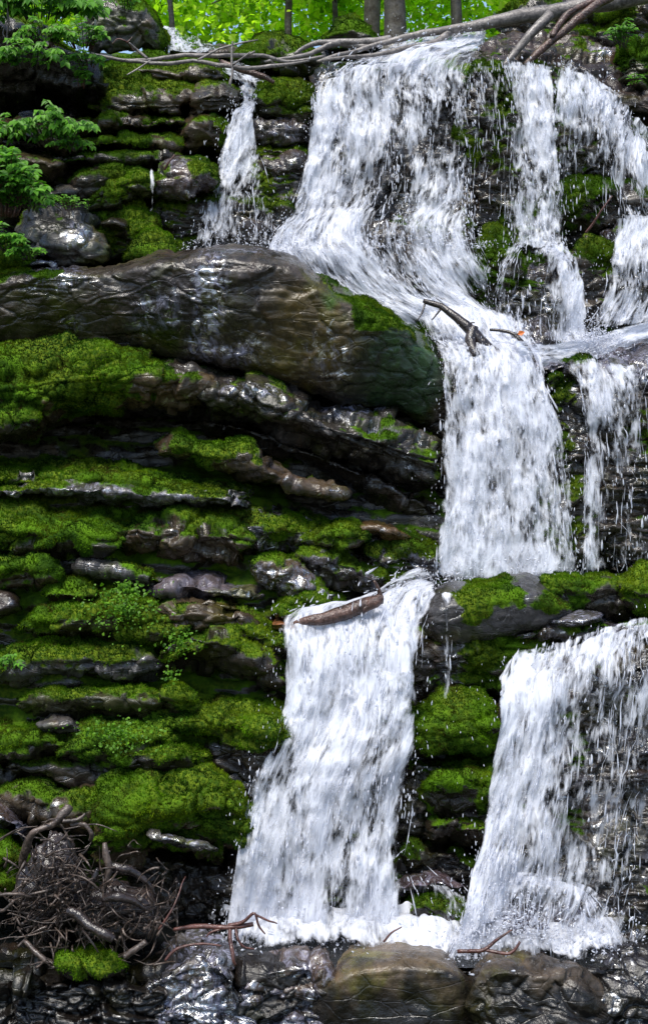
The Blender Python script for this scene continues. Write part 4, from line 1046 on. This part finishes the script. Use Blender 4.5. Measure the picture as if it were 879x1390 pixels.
plant('fine leaved sprigs on the mossy lump at the left edge', 40, 350, 12.2, 50, 26, 14, .045, seed=21, droop=.6)
clover('round leaved ground plants covering the leafy moss boulder', 165, 826, 10.75, 62, 36, 620, 1)
clover('pale green plantlet cluster at the crest of the leafy moss boulder', 170, 800, 10.85, 30, 14, 130, 2, leaf=.034)
clover('round leaved ground plants on the bank of the lower tiers', 160, 995, 10.2, 62, 26, 480, 3)
clover('creeping plants on the mossy capped block over the cave', 245, 872, 10.4, 30, 22, 160, 4)
clover('few creeping leaves below the mossy capped block', 232, 915, 10.4, 18, 14, 60, 5)

# ------------------------------------------------------------------ wood
wood('long bleached fallen log lying across the head of the waterfall', 'fallen_log', 'log', [
    (None, '900,-14,14.6 830,2,14.6 760,14,14.6 700,24,14.55 640,36,14.5 580,44,14.45 520,58,14.4 470,72,14.3 430,84,14.2', [.105, .1, .09, .075, .054, .04, .03, .024, .016], .02),
    ('branch', '610,42,14.5 590,58,14.4 560,66,14.3 520,74,14.2 470,78,14.1 430,84,14.0', [.05, .04, .03, .02, .012], .03),
    ('branch', '530,54,14.45 480,56,14.4 430,60,14.4 400,74,14.3', [.05, .04, .03, .015], .03),
    ('branch', '500,64,14.4 460,58,14.4 420,70,14.3 360,84,14.2', [.04, .035, .025, .012], .03)], M_GREY, sides=12)
wood('straight grey pole propped against the long fallen log', 'broken_branch', 'branch', [(None, '746,20,14.3 720,46,14.2 700,70,14.15 683,90,14.1', [.055, .05, .04, .03], .02)], M_GREY)
wood('forked brown branch leaning from the log to the stream slope', 'broken_branch', 'branch', [
    (None, '832,-6,14.35 800,14,14.25 772,36,14.2 745,58,14.15 712,88,14.1', [.05, .05, .05, .045, .03], .03),
    ('branch', '815,-4,14.3 785,8,14.25 764,26,14.2 748,50,14.12', [.03, .035, .035, .03], .03)], M_BROWN)
wood('bare grey branch arching over the upper stream', 'dead_branch', 'branch', [
    (None, '124,73,13.75 160,80,13.75 200,80,13.75 240,76,13.8 300,76,13.8 350,75,13.85 390,82,13.9 440,76,13.95', [.015, .02, .022, .024, .024, .024, .02, .012], .03),
    ('twig', '200,80,13.75 185,66,13.75 176,58,13.7', [.02, .014, .008], .01),
    ('twig', '330,78,13.8 346,70,13.8 340,74,13.8', [.01, .01, .006], .01)], M_GREY)
wood('lower bare branch lying across the mossy shelf', 'dead_branch', 'branch', [
    (None, '170,82,13.65 215,84,13.65 260,84,13.7 300,87,13.7 340,92,13.75 380,88,13.8 420,82,13.85', [.018, .02, .022, .024, .022, .02, .012], .03),
    ('twig', '205,82,13.65 190,92,13.6 172,102,13.55', [.012, .01, .006], .01),
    ('twig', '268,82,13.7 300,66,13.75 350,54,13.8', [.014, .012, .007], .02)], M_GREY)
wood('upright forked twig standing at the narrow cascade lip', 'dead_twig', 'twig', [
    (None, '312,116,13.6 316,98,13.6 315,80,13.62 316,56,13.65', [.014, .014, .013, .008], .015),
    ('twig', '316,88,13.6 330,78,13.6 340,70,13.6', [.012, .01, .006], .01)], M_GREY)
wood('dark half rotted stick beside the narrow cascade', 'dead_twig', 'twig', [(None, '300,84,14.1 330,96,14.0 352,104,14.0 372,112,14.0', [.03, .035, .03, .02], .03)], M_BROWN)
wood('small bent twig above the reddish wet boulder', 'dead_twig', 'twig', [(None, '224,230,12.95 230,220,12.9 237,210,12.9', [.012, .010, .006], .01)], M_TWIG)
wood('reddish dead bush twig on the bank left of the stream', 'dead_twig', 'twig', [
    (None, '182,70,14.2 172,58,14.1 160,54,14.1 152,60,14.1', [.012, .010, .008, .005], .03), ('twig', '172,58,14.1 180,50,14.1', [.008, .004], .01)], M_TWIG)
wood('pale hanging rootlets in the top left corner', 'hanging_root', 'root', [
    (None, '10,-5,13.3 12,30,13.3 8,60,13.3 10,84,13.3', [.014, .012, .009, .004], .03), ('twig', '12,25,13.3 4,45,13.25 14,58,13.25', [.008, .007, .004], .03)], M_ROOT)
wood('dark driftwood limb wedged in the foam above the middle fall', 'driftwood', 'driftwood', [
    (None, '574,408,12.6 600,418,12.55 625,436,12.5 642,452,12.45 660,472,12.4 690,490,12.35', [.02, .035, .045, .06, .06, .04], .03),
    ('branch', '642,444,12.45 636,462,12.4 646,484,12.3', [.05, .06, .04], .02),
    ('branch', '577,410,12.6 572,424,12.55 565,436,12.5', [.012, .010, .005], .01),
    ('branch', '597,420,12.55 586,434,12.5', [.012, .006], .01),
    ('branch', '630,440,12.5 644,438,12.48', [.012, .006], .01)], M_DARKW)
wood('thin dark bough bending into the foam right of the driftwood limb', 'driftwood', 'driftwood', [
    (None, '664,448,12.5 690,452,12.45 706,462,12.4 720,478,12.35 726,492,12.3', [.014, .016, .018, .016, .01], .02),
    ('twig', '678,449,12.48 700,453,12.45 708,454,12.42', [.014, .014, .012], .005)], M_DARKW)
wood('reddish brown log wet at the lip of the lower left fall', 'fallen_log', 'log', [
    (None, '400,848,10.75 430,842,10.72 460,834,10.72 490,824,10.75 512,816,10.8', [.03, .045, .058, .06, .045], .03),
    ('branch', '490,830,10.72 508,818,10.72 518,812,10.74', [.03, .05, .035], .02),
    ('branch', '516,818,10.74 513,804,10.73 507,788,10.7', [.022, .018, .009], .015)], M_BROWN)
wood('bent brown twig by the dark green bulge at upper right', 'dead_twig', 'twig', [(None, '794,316,13.3 806,300,13.25 818,284,13.2 830,266,13.2', [.012, .012, .010, .006], .02)], M_TWIG)
wood('little reddish branch lodged on the right side of the tan stone', 'dead_twig', 'twig', [
    (None, '620,1292,9.3 650,1292,9.25 670,1278,9.25 694,1262,9.25', [.014, .014, .010, .005], .02), ('twig', '655,1290,9.25 690,1296,9.2 705,1278,9.2', [.012, .012, .008], .02)], M_TWIG)
wood('thin twig rising from the left shoulder of the tan boulder', 'dead_twig', 'twig', [(None, '520,1278,9.4 530,1266,9.4 545,1258,9.4', [.008, .007, .004], .01)], M_TWIG)
wood('forked red twigs sprawling over the shiny grey slab', 'dead_branch', 'branch', [
    (None, '236,1262,9.2 270,1256,9.15 310,1256,9.1 344,1254,9.1', [.012, .018, .018, .014], .02),
    ('twig', '310,1256,9.1 330,1250,9.08 346,1240,9.05 352,1256,9.05 360,1268,9.05', [.014, .012, .010, .008, .005], .015),
    ('twig', '346,1242,9.05 362,1250,9.05 376,1254,9.05', [.009, .007, .004], .01),
    ('twig', '313,1256,9.1 314,1275,9.05 318,1298,9.0 320,1310,9.0', [.014, .014, .012, .010], .015),
    ('twig', '320,1258,9.1 322,1272,9.05 330,1284,9.05 345,1288,9.05', [.010, .009, .007, .005], .02),
    ('twig', '225,1304,9.05 245,1286,9.05 275,1281,9.05 300,1284,9.05', [.010, .010, .009, .006], .02),
    ('twig', '300,1262,9.1 286,1266,9.1 280,1272,9.1', [.008, .007, .004], .01)], M_TWIG)
wood('long thin dry stem leaning out of the root heap to the right', 'dead_twig', 'twig', [(None, '215,1262,9.4 235,1230,9.45 252,1190,9.6', [.008, .007, .004], .02)], M_TWIG)

# the uprooted stump: a dark core, big roots as parts, fine roots as one mass
def stump():
    r = np.random.default_rng(5)
    root = empty('uprooted_stump', P(110, 1300, 9.5)); tag(root, 'tangled heap of uprooted stump with bare roots at lower left', 'stump')
    def lump(name, cx, cy, Y, rx, ry, rz, sd_):
        u, v = np.meshgrid(np.linspace(0, 2 * np.pi, 60), np.linspace(.03, np.pi - .03, 40), indexing='ij')
        n = np.stack([np.cos(u) * np.sin(v), np.sin(u) * np.sin(v), np.cos(v)], -1)
        V = P(cx, cy, Y) + n * np.array([rx, ry, rz]) * (1 + .35 * fbm(n * 2 + sd_, 4, sd_)[..., None] + .12 * fbm(n * 9, 3, sd_)[..., None])
        mk(name, V, gridq(60, 40), M_DARKW, parent=root)
    lump('root_core', 75, 1205, 9.85, .26, .22, .36, 3)
    lump('root_core', 160, 1240, 9.8, .28, .22, .2, 7)
    big = [('30,1178,9.5 36,1150,9.45 44,1132,9.42 62,1122,9.42 86,1112,9.45', [.03, .045, .04, .035, .02]),
           ('62,1122,9.42 76,1114,9.42 84,1104,9.45 94,1094,9.5', [.03, .035, .035, .03]),
           ('86,1114,9.42 104,1112,9.42 116,1104,9.45', [.022, .016, .008]),
           ('142,1144,9.5 144,1160,9.48 148,1180,9.46 140,1210,9.45', [.022, .028, .03, .03]),
           ('150,1176,9.5 175,1178,9.5 196,1192,9.5 212,1216,9.5', [.04, .045, .03, .012]),
           ('92,1236,9.3 112,1250,9.27 134,1264,9.22 154,1276,9.2', [.03, .055, .055, .04]),
           ('140,1222,9.4 158,1218,9.38 176,1222,9.4 200,1236,9.42', [.02, .04, .045, .02]),
           ('168,1300,9.1 182,1288,9.1 198,1278,9.12', [.025, .025, .02]),
           ('34,1278,9.15 46,1290,9.1 62,1306,9.05', [.02, .022, .022]),
           ('-20,1222,9.4 6,1214,9.35 30,1212,9.35 46,1216,9.4', [.012, .018, .02, .012]),
           ('-20,1240,9.35 4,1234,9.3 18,1222,9.3', [.02, .022, .014]),
           ('120,1215,9.4 128,1195,9.38 134,1180,9.4', [.03, .035, .02]),
           ('96,1120,9.45 112,1120,9.42 124,1130,9.42 122,1140,9.45', [.016, .02, .022, .014])]
    for k, (s, rd) in enumerate(big):
        V, Q = tube(pts3(s), [q * .8 for q in rd], 8, wob=.03, seed=k, bump=.35)
        mk('root', V, Q, M_DARKW if k in (4, 5, 6, 11) else M_ROOT, parent=root)
    parts = []
    for k in range(400):
        if r.random() < .6: c = (r.normal(72, 44), r.normal(1212, 46))
        else: c = (r.normal(168, 44), r.normal(1240, 28))
        y0 = 9.5 + r.uniform(-.12, .1)
        a = r.uniform(0, 2 * np.pi) if r.random() < .5 else r.choice([1.3, -.6, 2.4]) + r.normal(0, .4)
        l = r.choice([9, 14, 20, 34]) * r.uniform(.7, 1.3)
        q = [c]
        for j in range(3):
            a += r.normal(0, .28); q.append((q[-1][0] + l * .6 * math.cos(a), q[-1][1] + l * .6 * math.sin(a)))
        q = [(min(max(x, -40), 240), min(max(y, 1112 + .0035 * (x - 90) ** 2), 1300 + 14 * r.random())) for x, y in q]
        p = P([x for x, _ in q], [y for _, y in q], y0 + r.normal(0, .05, 4))
        parts.append(tube(p, [r.uniform(.003, .013), r.uniform(.003, .008), .0015], 6, 12, .1, .02, k))
    V, Q = cat(parts)
    tag(mk('fine_roots', V, Q, M_ROOT, parent=root), kind='stuff')


stump()


def leaflet(label, px, py, Y, mat, size=.035):
    V, Q = leaf_mesh(P([px], [py], [Y]), np.array([[1., -.1, .4]]), np.array([[0, -1., .4]]), size, .8, .2)
    tag(mk('fallen_leaf', V, Q, mat, attrs={'tint': ('FLOAT', 'POINT', np.full(6, .5))}, smooth=False), label, 'leaf')


leaflet('yellow fallen leaf stuck on the huge brown boulder', 380, 429, 11.78, M_YEL, .05)
leaflet('orange leaf on the tip of the thin dark bough', 702, 454, 12.38, M_ORA, .07)

# ------------------------------------------------------------------ light, sky, camera
el, az = math.radians(64), math.radians(208)      # azimuth from +Y, clockwise seen from above
w = bpy.data.worlds.new('World'); scene.world = w; w.use_nodes = True
nt = w.node_tree
sky = nt.nodes.new('ShaderNodeTexSky'); sky.sky_type = 'NISHITA'; sky.sun_disc = False
sky.sun_elevation = el; sky.sun_rotation = az
bg = nt.nodes['Background']; nt.links.new(sky.outputs[0], bg.inputs[0]); bg.inputs[1].default_value = .15
L = bpy.data.lights.new('sun', 'SUN'); L.energy = 3.9; L.angle = math.radians(24); L.color = (1, .96, .88)
so = bpy.data.objects.new('sun', L); C.objects.link(so)
from mathutils import Vector
sd = Vector((math.sin(az) * math.cos(el), math.cos(az) * math.cos(el), math.sin(el)))
so.rotation_euler = sd.to_track_quat('Z', 'Y').to_euler()
cam = bpy.data.cameras.new('camera'); co = bpy.data.objects.new('camera', cam); C.objects.link(co)
co.location = (0, 0, CH); co.rotation_euler = (math.radians(90), 0, 0)
cam.sensor_fit = 'VERTICAL'; cam.sensor_height = 36; cam.lens = F / 1390 * 36; cam.shift_y = -(695 - HY) / 1390
cam.clip_end = 2000
scene.camera = co
scene.view_settings.view_transform = 'Standard'; scene.view_settings.look = 'None'; scene.view_settings.gamma = 1
scene.view_settings.exposure = 0.6
scene.render.engine = 'CYCLES'
scene.cycles.transparent_max_bounces = 16
scene.cycles.max_bounces = 6
